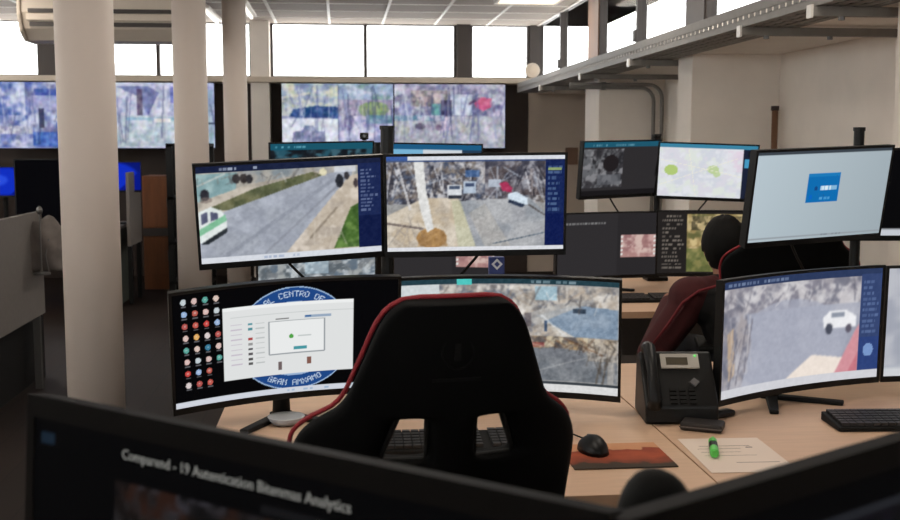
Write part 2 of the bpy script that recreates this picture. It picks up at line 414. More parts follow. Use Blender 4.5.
def pic_road():
    c = Cv(200, 112, (150, 158, 172))
    c.rmot(0, 0, 1, .5, [(120, 132, 140), (165, 160, 150), (150, 150, 150), (190, 182, 170)], 5, 11)
    c.mottle([(0, .08), (.22, .08), (.2, .3), (0, .36)], [(120, 155, 160), (150, 180, 182)], 4, 12)
    c.mottle([(0, .36), (.28, .2), (.7, .1), (.7, .2), (.2, .5), (0, .5)], [(188, 178, 164), (158, 150, 138)], 6, 13)
    c.mottle([(.05, .43), (.16, .46), (.7, .165), (.62, .11), (.3, .25)], [(78, 84, 58), (112, 112, 78), (92, 98, 66)], 9, 14)
    c.mottle([(0, .95), (.0, .55), (.15, .46), (.70, .14), (.84, .1), (.84, .16), (.5, .95)], [(146, 152, 166), (164, 170, 184), (152, 158, 170)], 4, 15)
    c.line(.12, .95, .74, .2, .02, (132, 138, 152), .6); c.line(.35, .93, .8, .2, .012, (128, 132, 144), .6)
    c.mottle([(.46, .95), (.82, .18), (.9, .14), (.9, .95)], [(184, 170, 152), (206, 194, 180), (170, 158, 144)], 7, 16)
    c.mottle([(.73, .93), (.83, .5), (.9, .44), (.9, .93)], [(72, 108, 44), (104, 140, 66), (60, 92, 40)], 9, 17)
    c.line(.6, .8, .75, .5, .012, (120, 108, 92), .6)
    c.twigs(0, .07, .7, .2, 22, [(90, 90, 92), (200, 196, 190), (120, 110, 100)], 18, .008, .6)
    c.ell(.21, .14, .02, .05, (54, 50, 52)); c.ell(.25, .14, .02, .05, (60, 54, 54)); c.ell(.28, .15, .018, .045, (48, 46, 50)); c.twigs(.62, .6, .8, .93, 8, [(160, 148, 132), (204, 194, 180)], 20, .008, .4, .03)
    c.ell(.04, .29, .025, .06, (44, 44, 52)); c.ell(.045, .34, .035, .03, (110, 96, 90), .6)
    c.poly([(0, .46), (.07, .41), (.125, .46), (.15, .55), (.15, .64), (.05, .76), (0, .78)], (212, 220, 218))
    c.poly([(0, .64), (.14, .5), (.15, .56), (.0, .71)], (120, 186, 146)); c.poly([(.03, .76), (.15, .63), (.15, .68), (.04, .8), (0, .8)], (40, 46, 52))
    c.poly([(.01, .49), (.045, .46), (.05, .56), (.015, .59)], (84, 88, 116)); c.poly([(.06, .46), (.105, .48), (.1, .54), (.065, .56)], (84, 88, 116))
    c.ell(.77, .22, .022, .07, (38, 40, 48)); c.ell(.81, .17, .015, .04, (52, 50, 56)); c.ell(.86, .25, .012, .05, (70, 60, 64)); c.ell(.68, .12, .02, .04, (214, 206, 170))
    c.rect(.74, .07, .86, .13, (206, 212, 222), .7)
    c.grain(24, 24, 30).soft().mute(.85).gain(1.04)
    c.rect(0, 0, 1, .07, (26, 34, 62)); c.marks(.1, .01, .62, .06, 1, (190, 200, 220), 21)
    c.rect(.87, .05, 1, .95, (28, 40, 82)); c.marks(.885, .1, .985, .56, 12, (110, 124, 160), 22, .8, .95)
    c.rect(.87, .6, 1, .95, (18, 28, 68)); c.rect(0, .945, 1, 1, (214, 218, 226)); c.marks(.3, .95, .6, .995, 1, (120, 140, 180), 23, .5)
    return c.grain(14, 3)
def pic_street():
    c = Cv(200, 112, (150, 150, 150))
    c.rmot(0, .04, .89, .5, [(58, 58, 70), (150, 150, 160), (92, 80, 76), (200, 198, 200), (74, 84, 108), (130, 120, 112)], 18, 31)
    c.rmot(.55, .04, .89, .42, [(66, 66, 80), (110, 104, 112), (86, 76, 78), (150, 150, 160)], 12, 32)
    c.twigs(0, .05, .89, .48, 70, [(206, 206, 212), (50, 50, 62), (150, 140, 140), (34, 34, 44), (180, 190, 206)], 38, .007, .75)
    c.mottle([(.3, .48), (.8, .44), (.89, .6), (.89, .96), (.48, .96), (.38, .6)], [(146, 152, 160), (172, 174, 178), (160, 162, 168)], 4, 33)
    c.mottle([(0, .62), (.2, .44), (.4, .44), (.5, .96), (0, .96)], [(196, 178, 152), (214, 202, 184), (184, 172, 156)], 5, 34)
    c.poly([(.36, .46), (.41, .46), (.5, .96), (.4, .96)], (190, 192, 160), .7)
    c.poly([(.46, .6), (.55, .5), (.7, .96), (.55, .96)], (196, 186, 170), .35)
    c.ell(.25, .86, .085, .11, (178, 132, 76)); c.mottle([(.18, .8), (.32, .78), (.34, .95), (.17, .95)], [(186, 142, 84), (150, 112, 70)], 8, 36, .7)
    c.poly([(.15, .04), (.205, .04), (.22, .35), (.262, .76), (.225, .8), (.185, .55), (.165, .3)], (222, 222, 220))
    c.line(.06, .06, .13, .55, .012, (210, 210, 214), .7); c.line(.0, .7, .2, .76, .012, (104, 92, 90), .8); c.line(.3, .04, .32, .4, .008, (200, 200, 205), .6)
    c.rect(.34, .3, .42, .43, (216, 220, 226)); c.rect(.35, .31, .41, .35, (70, 84, 110)); c.rect(.345, .41, .42, .445, (50, 54, 66))
    c.rect(.43, .27, .5, .39, (176, 192, 212)); c.rect(.44, .28, .49, .32, (60, 76, 110)); c.rect(.44, .15, .52, .22, (60, 100, 160), .8)
    c.rect(.57, .25, .64, .33, (170, 180, 196)); c.poly([(.63, .29), (.67, .27), (.705, .34), (.7, .39), (.65, .37)], (176, 44, 84))
    c.poly([(.68, .4), (.73, .38), (.79, .45), (.795, .52), (.74, .51), (.68, .45)], (206, 222, 236)); c.poly([(.69, .46), (.78, .52), (.76, .55), (.68, .49)], (44, 56, 80))
    c.line(.8, .52, .89, .63, .008, (90, 84, 84)); c.line(.6, .93, .89, .82, .006, (90, 104, 118)); c.line(.85, .2, .89, .5, .006, (200, 206, 214), .5)
    c.twigs(0, .6, .2, .95, 10, [(170, 160, 150), (120, 116, 118)], 39, .006, .5); c.grain(34, 25, 34).soft().mute(.85)
    c.rect(0, 0, 1, .045, (216, 220, 228)); c.rect(0, 0, .12, .045, (60, 92, 158)); c.rect(0, .045, .89, .06, (60, 80, 124), .8)
    c.rect(.89, .045, 1, .96, (24, 38, 84)); c.marks(.905, .1, .99, .6, 9, (96, 122, 160), 37, .7, 1); c.rect(.905, .13, .98, .16, (140, 160, 110)); c.rect(.89, .62, 1, .96, (16, 28, 78))
    c.rect(0, .955, 1, 1, (220, 222, 228))
    return c.grain(22, 5, 60)
FONT = {'A': '0E11111F111111', 'C': '0E11101010110E', 'D': '1E11111111111E', 'E': '1F10101E10101F', 'G': '0E11101713110F', 'I': '0E04040404040E', 'L': '1010101010101F', 'M': '111B1511111111', 'N': '11191513111111', 'O': '0E11111111110E', 'R': '1E11111E141211', 'S': '0F10100E01011E', 'T': '1F040404040404', 'U': '1111111111110E', 'X': '11110A040A1111', ' ': '00' * 7}
def arc_text(c, txt, uc, vc, r, hgt, a0, a1, col, top=True):
    asp = c.w / c.h; dx = (c.U - uc) * asp; dy = c.V - vc; R = np.hypot(dx, dy)
    ang = np.arctan2(dx, -dy if top else dy); s = (ang - a0) / (a1 - a0) * len(txt); k = np.floor(s).astype(int)
    row = ((r + hgt / 2 - R) if top else (R - r + hgt / 2)) / hgt * 7
    cx = ((s - k) * 6).astype(int); rw = np.floor(row).astype(int); m = np.zeros(c.U.shape)
    for i, ch in enumerate(txt):
        bits = bytes.fromhex(FONT[ch])
        sel = (k == i) & (rw >= 0) & (rw < 7) & (cx < 5)
        for y in range(7):
            for x in range(5):
                if bits[y] >> (4 - x) & 1: m[sel & (rw == y) & (cx == x)] = 1
    c.put(m, col)
def pic_desktop():
    c = Cv(300, 170, (5, 5, 7)); asp = c.w / c.h
    R = np.hypot((c.U - .535) * asp, c.V - .5)
    c.put((R < .47) * 1., (150, 176, 208)); c.put((R < .46) * 1., (30, 70, 132)); c.put((R < .34) * 1., (150, 176, 210))
    arc_text(c, 'AL CENTRO DE', .535, .5, .405, .052, -.62, .62, (186, 204, 226)); arc_text(c, 'GRAN AMXAMO', .535, .5, .405, .052, -.55, .55, (186, 204, 226), False)
    c.rect(.215, .17, .80, .82, (222, 224, 224)); c.rect(.215, .17, .8, .2, (236, 238, 238))
    c.rect(.42, .33, .67, .63, (232, 234, 234)); 
    for l in ((.42, .33, .67, .33), (.42, .63, .67, .63), (.42, .33, .42, .63), (.67, .33, .67, .63)): c.line(*l, .004, (150, 156, 160))
    c.rect(.53, .57, .59, .6, (70, 150, 160)); c.ell(.52, .475, .011, .02, (80, 160, 70)); c.rect(.55, .47, .61, .48, (190, 196, 196)); c.rect(.58, .29, .7, .315, (150, 168, 190))
    c.rect(.585, .295, .61, .31, (70, 110, 160)); c.rect(.45, .305, .51, .315, (130, 130, 130)); c.line(.25, .26, .8, .26, .003, (196, 200, 200))
    for i in range(9):
        v = .32 + i * .045; c.rect(.325, v, .345, v + .022, [(90, 150, 160), (80, 140, 150), (226, 226, 226), (170, 70, 70), (150, 150, 150), (80, 80, 84), (90, 86, 90), (80, 80, 80), (90, 90, 90)][i]); c.rect(.36, v + .006, .4, v + .014, (186, 190, 190)); c.rect(.25, v, .3, v + .008, (196, 186, 200))
    c.rect(.46, .70, .478, .78, (110, 96, 96)); c.rect(.59, .68, .61, .74, (130, 90, 80))
    cols = [(190, 200, 206), (214, 186, 180), (196, 70, 66), (210, 180, 176), (222, 170, 100), (150, 176, 214), (90, 160, 150), (214, 200, 200), (180, 90, 80), (214, 190, 180), (176, 84, 80), (214, 180, 176), (60, 120, 150), (190, 90, 80)]
    for i in range(8):
        for j in range(4):
            if j == 3 and i > 5: continue
            u = .038 + j * .047 + i * .0015; v = .045 + i * .105; q = cols[(i * 5 + j * 3) % len(cols)]
            c.ell(u + .01, v + .025, .012, .026, q); c.rect(u + .006, v + .015, u + .014, v + .03, tuple(int(x * .6 + 90) for x in q)); c.rect(u, v + .06, u + .022, v + .07, (150, 150, 156), .6)
    c.rect(0, .95, 1, 1, (206, 210, 220)); c.marks(.5, .955, .8, .995, 1, (110, 150, 190), 41, .6)
    return c
def pic_two_views():
    c = Cv(220, 124, (150, 150, 150))
    tan_ = [(206, 200, 190), (150, 142, 134), (222, 216, 208), (120, 116, 116), (190, 176, 160), (104, 110, 124)]
    c.rmot(0, .05, 1, .5, tan_, 13, 51)
    c.mottle([(.62, .32), (.8, .22), (1, .24), (1, .5), (.8, .5)], [(118, 140, 164), (140, 158, 178), (124, 146, 170)], 5, 52)
    c.mottle([(.55, .32), (.75, .2), (.9, .17), (.8, .25), (.62, .4)], [(190, 186, 180), (170, 168, 166)], 8, 53, .8)
    c.rect(.62, .06, .72, .18, (150, 190, 210), .8); c.line(.65, .32, .76, .5, .006, (220, 224, 226), .7); c.rect(.79, .25, .85, .29, (52, 66, 84)); c.rect(.66, .36, .675, .46, (60, 80, 110)); c.rect(.57, .3, .6, .42, (90, 80, 84), .7)
    c.rmot(0, .5, 1, .66, [(180, 150, 110), (110, 100, 96), (206, 190, 160), (90, 84, 84), (160, 128, 90)], 16, 54)
    c.mottle([(0, .66), (.7, .6), (1, .64), (1, .9), (0, .9)], [(104, 110, 118), (128, 132, 138), (112, 116, 124)], 5, 55)
    for l in ((.93, .9, .96, .55), (.95, .7, .99, .56), (.9, .9, .93, .6), (.93, .62, .88, .52), (.97, .62, 1, .5)): c.line(*l, .008, (88, 80, 72), .8)
    c.rmot(.86, .5, 1, .7, [(176, 164, 150), (104, 96, 88), (206, 196, 182)], 22, 56, .7); c.line(.55, .86, .85, .68, .005, (170, 172, 174), .6); c.rect(.96, .7, .98, .9, (186, 180, 172), .6)
    c.rect(.58, .56, .66, .6, (150, 60, 60), .7)
    c.twigs(0, .06, 1, .3, 40, [(90, 84, 84), (226, 222, 216), (60, 66, 80), (170, 150, 130)], 58, .006, .6); c.twigs(.3, .5, 1, .66, 40, [(70, 64, 62), (214, 200, 176), (120, 84, 60)], 59, .006, .6); c.twigs(.84, .5, 1, .9, 14, [(80, 72, 66), (190, 182, 172)], 60, .005, .7, .03)
    c.grain(36, 26, 36).soft().mute(.85)
    c.line(0, .5, 1, .5, .004, (90, 96, 104))
    c.rect(0, 0, 1, .045, (36, 62, 72)); c.rect(.26, 0, .325, .05, (80, 196, 190)); c.rect(0, .045, .175, .3, (206, 212, 214)); c.marks(.6, .0, .98, .045, 1, (140, 160, 170), 57)
    c.rect(0, .91, 1, .93, (60, 66, 72)); c.rect(0, .93, 1, 1, (216, 216, 216))
    return c.grain(22, 7, 60)
def pic_fisheye():
    c = Cv(200, 116, (158, 160, 176))
    c.rmot(0, .05, .88, .95, [(146, 150, 168), (170, 172, 186), (156, 160, 176)], 3, 61)
    c.rmot(0, .06, .88, .3, [(120, 116, 130), (190, 184, 186), (104, 104, 120), (200, 196, 198), (150, 144, 150)], 11, 62, .85)
    c.ell(.45, .62, .36, .4, (156, 160, 178), .75)
    c.mottle([(0, .25), (.14, .2), (.2, .55), (.14, .93), (0, .93)], [(110, 108, 124), (176, 172, 178), (90, 92, 110), (160, 150, 150)], 9, 63, .8)
    c.poly([(.03, .45), (.07, .4), (.09, .8), (.05, .86)], (196, 164, 128), .8)
    for l in ((.1, .9, .16, .4), (.16, .8, .2, .35), (.05, .95, .1, .5)): c.line(*l, .008, (100, 98, 112), .7)
    c.poly([(.42, .95), (.6, .74), (.82, .8), (.74, .95)], (226, 212, 200)); c.poly([(.74, .95), (.86, .55), (.88, .5), (.88, .95)], (206, 132, 142)); c.poly([(.82, .95), (.88, .75), (.88, .95)], (196, 104, 118))
    c.poly([(.66, .42), (.7, .36), (.8, .36), (.86, .42), (.86, .52), (.67, .52)], (222, 222, 226)); c.ell(.7, .52, .022, .05, (70, 74, 90)); c.rect(.71, .38, .79, .42, (110, 120, 140), .8); c.ell(.82, .53, .018, .04, (90, 84, 100))
    c.twigs(0, .07, .88, .28, 45, [(110, 108, 122), (206, 202, 204), (90, 90, 106)], 66, .007, .6); c.twigs(0, .3, .2, .93, 14, [(96, 94, 110), (190, 186, 190)], 67, .007, .6, .03)
    c.grain(9, 27, 24).soft(2).mute(.8).gain(1.06)
    c.rect(0, 0, 1, .065, (44, 58, 92)); c.marks(.03, .005, .6, .06, 1, (140, 156, 186), 64)
    c.rect(.88, .05, 1, .93, (54, 70, 112)); c.marks(.895, .1, .99, .6, 10, (96, 116, 160), 65, .8, 1); c.rect(.88, .62, 1, .93, (46, 66, 120)); c.ell(.94, .74, .03, .06, (120, 150, 200))
    c.rect(0, .93, 1, 1, (208, 208, 214)); return c.grain(10, 9)
def pic_login():
    c = Cv(180, 104, (176, 190, 198)); c.a = c.a * (1.04 - .12 * c.U[..., None]) * (1 - .03 * c.V[..., None])
    c.rect(.39, .255, .63, .59, (16, 108, 176)); c.rect(.39, .255, .63, .3, (30, 122, 186)); c.marks(.41, .31, .5, .36, 1, (150, 190, 220), 71, .8)
    c.marks(.49, .385, .625, .47, 1, (226, 240, 248), 72, 1, 1); c.rect(.5, .4, .61, .455, (226, 240, 248), .55); c.ell(.455, .43, .012, .025, (20, 70, 130)); c.marks(.49, .52, .58, .57, 1, (110, 180, 226), 73, .8, .9); c.rect(.41, .5, .435, .55, (10, 100, 200), .8)
    c.rect(0, 0, 1, .03, (60, 68, 76)); c.rect(0, .955, 1, .975, (150, 158, 164)); c.marks(.5, .95, .8, .99, 1, (110, 120, 130), 74, .6); return c
def pic_dark_editor():
    c = Cv(100, 58, (46, 44, 46)); c.rect(0, 0, 1, .1, (30, 86, 108)); c.marks(.05, .02, .9, .1, 1, (110, 160, 176), 81); c.rmot(0, .14, .52, .85, [(40, 40, 44), (110, 112, 116), (60, 58, 62), (150, 150, 154)], 8, 82, .8)
    c.ell(.36, .4, .1, .16, (34, 30, 32)); c.rect(.2, .6, .5, .8, (96, 98, 104), .6); c.rect(0, .9, 1, 1, (26, 24, 26)); return c
def pic_map():
    c = Cv(110, 62, (214, 218, 226)); c.rmot(0, .08, .86, 1, [(208, 212, 222), (224, 226, 232), (216, 214, 224), (220, 226, 220)], 7, 83)
    c.ell(.13, .5, .07, .1, (176, 200, 120)); c.ell(.56, .47, .06, .08, (186, 206, 150), .9); c.ell(.6, .55, .04, .06, (186, 206, 150), .8); c.rmot(.7, .1, .86, .5, [(226, 206, 222), (222, 224, 230)], 6, 84, .7)
    for l in ((0, .3, .86, .6), (.3, .1, .4, 1), (.0, .8, .8, .25)): c.line(*l, .006, (236, 232, 214), .8)
    c.rect(0, 0, 1, .07, (60, 130, 160)); c.rect(.86, .07, 1, 1, (28, 34, 54)); c.rect(.88, .25, .98, .42, (70, 150, 190)); c.rect(.9, .1, .98, .2, (20, 24, 34)); return c
def pic_dark_app():
    c = Cv(110, 62, (47, 45, 47)); c.rect(.6, 0, 1, 1, (42, 40, 42)); c.marks(.06, .12, .58, .2, 1, (150, 150, 150), 85, .8, 1); c.rmot(.64, .35, .97, .72, [(170, 130, 126), (206, 180, 172), (150, 110, 110), (196, 160, 156)], 9, 86)
    for v in np.arange(.37, .72, .07): c.rect(.635, v, .66, v + .035, (222, 218, 214)); c.rect(.945, v, .97, v + .035, (222, 218, 214))
    return c
def pic_aerial():
    c = Cv(110, 62, (36, 33, 32)); c.marks(.04, .04, .24, .95, 14, (150, 140, 130), 87, .7, .8); c.rmot(.26, .04, 1, .97, [(150, 128, 84), (206, 184, 134), (120, 110, 70), (190, 170, 128), (96, 96, 60)], 7, 88)
    c.rmot(.26, .6, .6, .97, [(96, 104, 58), (140, 134, 82), (80, 90, 50)], 6, 89, .8); c.rmot(.3, .08, .95, .3, [(60, 56, 44), (206, 184, 140), (110, 100, 74)], 14, 90, .7); return c
def pic_teal():
    c = Cv(100, 58, (26, 44, 56)); c.rect(0, 0, 1, .12, (26, 84, 104)); c.marks(.05, .02, .5, .1, 1, (110, 180, 200), 91); c.rmot(0, .12, 1, 1, [(20, 24, 30), (40, 84, 100), (26, 30, 36), (60, 96, 110)], 6, 92); return c
def pic_pale():
    c = Cv(100, 58, (186, 206, 220)); c.rect(0, 0, 1, .09, (30, 90, 130)); c.rect(0, .09, .35, 1, (120, 178, 212)); c.rect(.35, .12, .78, 1, (206, 212, 218)); c.rect(.78, .09, 1, 1, (36, 60, 84)); c.rmot(.0, .3, .35, .8, [(130, 150, 190), (170, 196, 220)], 8, 93, .7); return c
def pic_strip():
    c = Cv(100, 58, (110, 120, 126)); c.rmot(0, 0, 1, 1, [(90, 98, 104), (160, 164, 164), (120, 124, 128), (190, 196, 200), (96, 110, 124)], 9, 94); c.rect(.4, .2, .6, .8, (180, 204, 220), .5); return c
def pic_dim_list(side):
    c = Cv(150, 86, (4, 4, 5))
    if side == 'L':
        c.rect(.02, .04, .05, .08, (22, 34, 46)); c.rmot(.2, .135, 1, 1, [(14, 13, 14), (40, 38, 40), (20, 16, 15), (54, 52, 58), (44, 26, 20)], 14, 95, .9); c.rect(.5, .1, .97, .125, (24, 24, 26), .8)
    else:
        c.rmot(0, .1, .7, .5, [(14, 14, 16), (26, 26, 32), (16, 14, 20)], 10, 96); c.rect(.1, .08, .7, .1, (44, 46, 52), .7); c.rect(.62, .34, 1, 1, (84, 96, 112)); c.rect(.0, .2, .6, .22, (34, 36, 42), .7)
    return c
def pic_dark_taskbar():
    c = Cv(60, 34, (9, 9, 11)); c.rect(0, .93, 1, 1, (196, 200, 208)); return c
def pic_grey():
    c = Cv(60, 34, (176, 180, 190)); c.rmot(0, 0, 1, .9, [(160, 164, 176), (186, 188, 196)], 4, 97); c.rect(0, .93, 1, 1, (206, 208, 212)); return c
def pic_blue():
    c = Cv(60, 34, (8, 22, 110)); c.ell(.5, .5, .45, .5, (16, 46, 190)); c.ell(.4, .45, .18, .2, (40, 76, 220)); c.soft(4); c.poly([(.6, 1), (1, .3), (1, 1)], (8, 24, 130)); return c
def pic_tv(kind):
    c = Cv(120, 68, (150, 155, 190))
    bl = [(110, 126, 190), (170, 180, 216), (84, 104, 176), (198, 202, 224), (120, 120, 160)]
    if kind == 0:
        c.rmot(0, 0, 1, 1, bl, 5, 101); c.rmot(.0, .0, .3, .5, [(70, 92, 170), (150, 164, 214), (210, 214, 232)], 4, 102); c.poly([(.38, .1), (.75, .08), (.8, .2), (.4, .28)], (60, 84, 170), .7); c.rmot(.35, .2, .85, .42, [(150, 156, 206), (180, 180, 214)], 5, 103); c.poly([(.55, .55), (.65, .52), (.8, .7), (.7, .76)], (224, 220, 226)); c.rect(.42, .4, .47, .7, (50, 50, 80), .8)
        c.rmot(.36, .75, .85, .97, [(60, 100, 190), (90, 124, 206), (50, 84, 160)], 6, 104); c.rmot(.0, .66, .36, .78, [(206, 208, 222), (150, 150, 176)], 12, 105)
    if kind == 1:
        c.rmot(0, 0, 1, 1, [(186, 190, 212), (150, 160, 196), (206, 206, 222)], 5, 106); c.poly([(.1, .05), (.4, .05), (.5, .15), (.4, .5), (.3, .2)], (96, 104, 160), .8); c.rect(.3, .1, .35, .5, (84, 70, 100), .8); c.rmot(.6, .05, 1, .3, [(110, 120, 190), (150, 156, 206)], 4, 107); c.rmot(.1, .5, 1, .98, [(176, 192, 206), (200, 206, 216), (160, 176, 192)], 5, 108); c.rect(.2, .53, .75, .57, (130, 176, 200), .7); c.rect(.45, .54, .6, .6, (230, 226, 224)); c.rect(.86, .1, .99, .97, (140, 170, 190), .7); c.ell(.9, .3, .04, .08, (40, 50, 60)); c.rect(.84, .6, 1, .63, (50, 60, 76))
    if kind == 2:
        c.rmot(0, 0, .5, .5, [(150, 166, 190), (196, 204, 200), (206, 206, 180), (130, 146, 176)], 7, 109); c.mottle([(.06, .52), (.1, .4), (.3, .34), (.5, .36), (.5, .54)], [(40, 72, 130), (76, 110, 170), (34, 62, 120)], 7, 110); c.line(.0, .22, .25, .15, .02, (214, 210, 186), .7)
        c.rect(0, .54, .5, 1, (216, 220, 232)); c.mottle([(.08, .98), (.1, .75), (.18, .73), (.2, .65), (.28, .65), (.3, .73), (.38, .74), (.38, .98)], [(130, 136, 172), (166, 170, 200), (116, 122, 160)], 9, 111)
        c.rmot(.5, 0, 1, .25, [(150, 170, 200), (120, 150, 150), (190, 200, 220)], 7, 112); c.rmot(.5, .25, 1, .5, [(160, 150, 176), (190, 186, 206), (120, 116, 150)], 8, 113); c.ell(.82, .4, .14, .12, (126, 156, 100), .8); c.ell(.85, .36, .1, .08, (150, 176, 120), .8); c.rmot(.5, .5, 1, 1, [(190, 190, 222), (140, 140, 190), (170, 172, 206), (210, 206, 224)], 8, 114); c.rmot(.75, .48, 1, .62, [(90, 130, 150), (140, 170, 190)], 9, 115); c.ell(.6, .6, .05, .12, (96, 90, 140), .7); c.rect(.5, 0, .506, 1, (110, 116, 150))
    if kind == 3:
        c.rmot(0, 0, 1, .5, [(130, 130, 160), (176, 172, 196), (196, 196, 212), (110, 110, 146)], 8, 116); c.rmot(.15, .1, .5, .35, [(190, 176, 176), (160, 156, 156), (110, 104, 116)], 8, 117); c.rect(.33, .3, .42, .52, (96, 160, 160), .9); c.rect(.42, .25, .52, .52, (60, 56, 90), .8); c.ell(.1, .4, .06, .1, (120, 134, 196), .5); c.rmot(.52, .15, .7, .48, [(186, 196, 216), (200, 206, 222)], 4, 118)
        c.poly([(.72, .3), (.78, .2), (.88, .22), (.88, .35), (.8, .42), (.74, .36)], (206, 96, 136)); c.line(.68, .3, .76, .22, .02, (90, 60, 90), .7)
        c.rmot(0, .5, 1, 1, [(160, 160, 178), (190, 188, 206), (176, 180, 180), (150, 152, 170)], 6, 119); c.rect(.42, .52, .5, .72, (216, 196, 214)); c.rmot(0, .48, .45, .58, [(96, 140, 170), (190, 190, 210)], 12, 120, .8); c.ell(.23, .66, .05, .05, (80, 70, 96), .7); c.ell(.4, .68, .03, .05, (110, 90, 120), .7)
    for ch in range(3): c.a[..., ch] += (vnoise(c.h, c.w, 22, 130 + kind * 3 + ch, 2) - .5) * 24 + (vnoise(c.h, c.w, 16, 150 + kind, 3) - .5) * 80
    c.twigs(0, .02, 1, .98, 45, [(90, 96, 150), (220, 222, 236), (60, 66, 110), (150, 160, 200)], 170 + kind, .012, .5, .04)
    c.mute(.9); c.a = np.clip(c.a, 0, 255); p = np.pad(c.a, ((1, 1), (1, 1), (0, 0)), 'edge'); c.a = (p[1:-1, 1:-1] * 2 + p[:-2, 1:-1] + p[2:, 1:-1] + p[1:-1, :-2] + p[1:-1, 2:]) / 6
    return c

def screen_mesh(name, cv, w, h, parent, y0, curve=None, z0=0.0):
    nx, ny = cv.w, cv.h
    X, Z = np.meshgrid(np.linspace(-w / 2, w / 2, nx), np.linspace(h / 2, -h / 2, ny))
    Y = np.full_like(X, y0)
    if curve: Y = Y - X * X / (2 * curve)
    co = np.stack([X, Y, Z + z0], -1).reshape(-1, 3)
    idx = np.arange(nx * ny).reshape(ny, nx)
    q = np.stack([idx[1:, :-1], idx[1:, 1:], idx[:-1, 1:], idx[:-1, :-1]], -1).reshape(-1, 4)
    me = bpy.data.meshes.new(name); me.vertices.add(len(co)); me.vertices.foreach_set('co', co.ravel())
    me.loops.add(q.size); me.loops.foreach_set('vertex_index', q.ravel().astype(np.int32))
    me.polygons.add(len(q)); me.polygons.foreach_set('loop_start', np.arange(0, q.size, 4, dtype=np.int32))
    me.update(calc_edges=True)
    a = cv.a.reshape(-1, 3) / 255.0; lin = np.where(a <= .04045, a / 12.92, ((a + .055) / 1.055) ** 2.4)
    at = me.color_attributes.new('picture', 'FLOAT_COLOR', 'POINT')
    at.data.foreach_set('color', np.concatenate([lin, np.ones((len(lin), 1))], 1).astype(np.float32).ravel())
    me.materials.append(SCREEN); me.validate()
    o = bpy.data.objects.new(name, me); COL.objects.link(o); o.parent = parent; return o

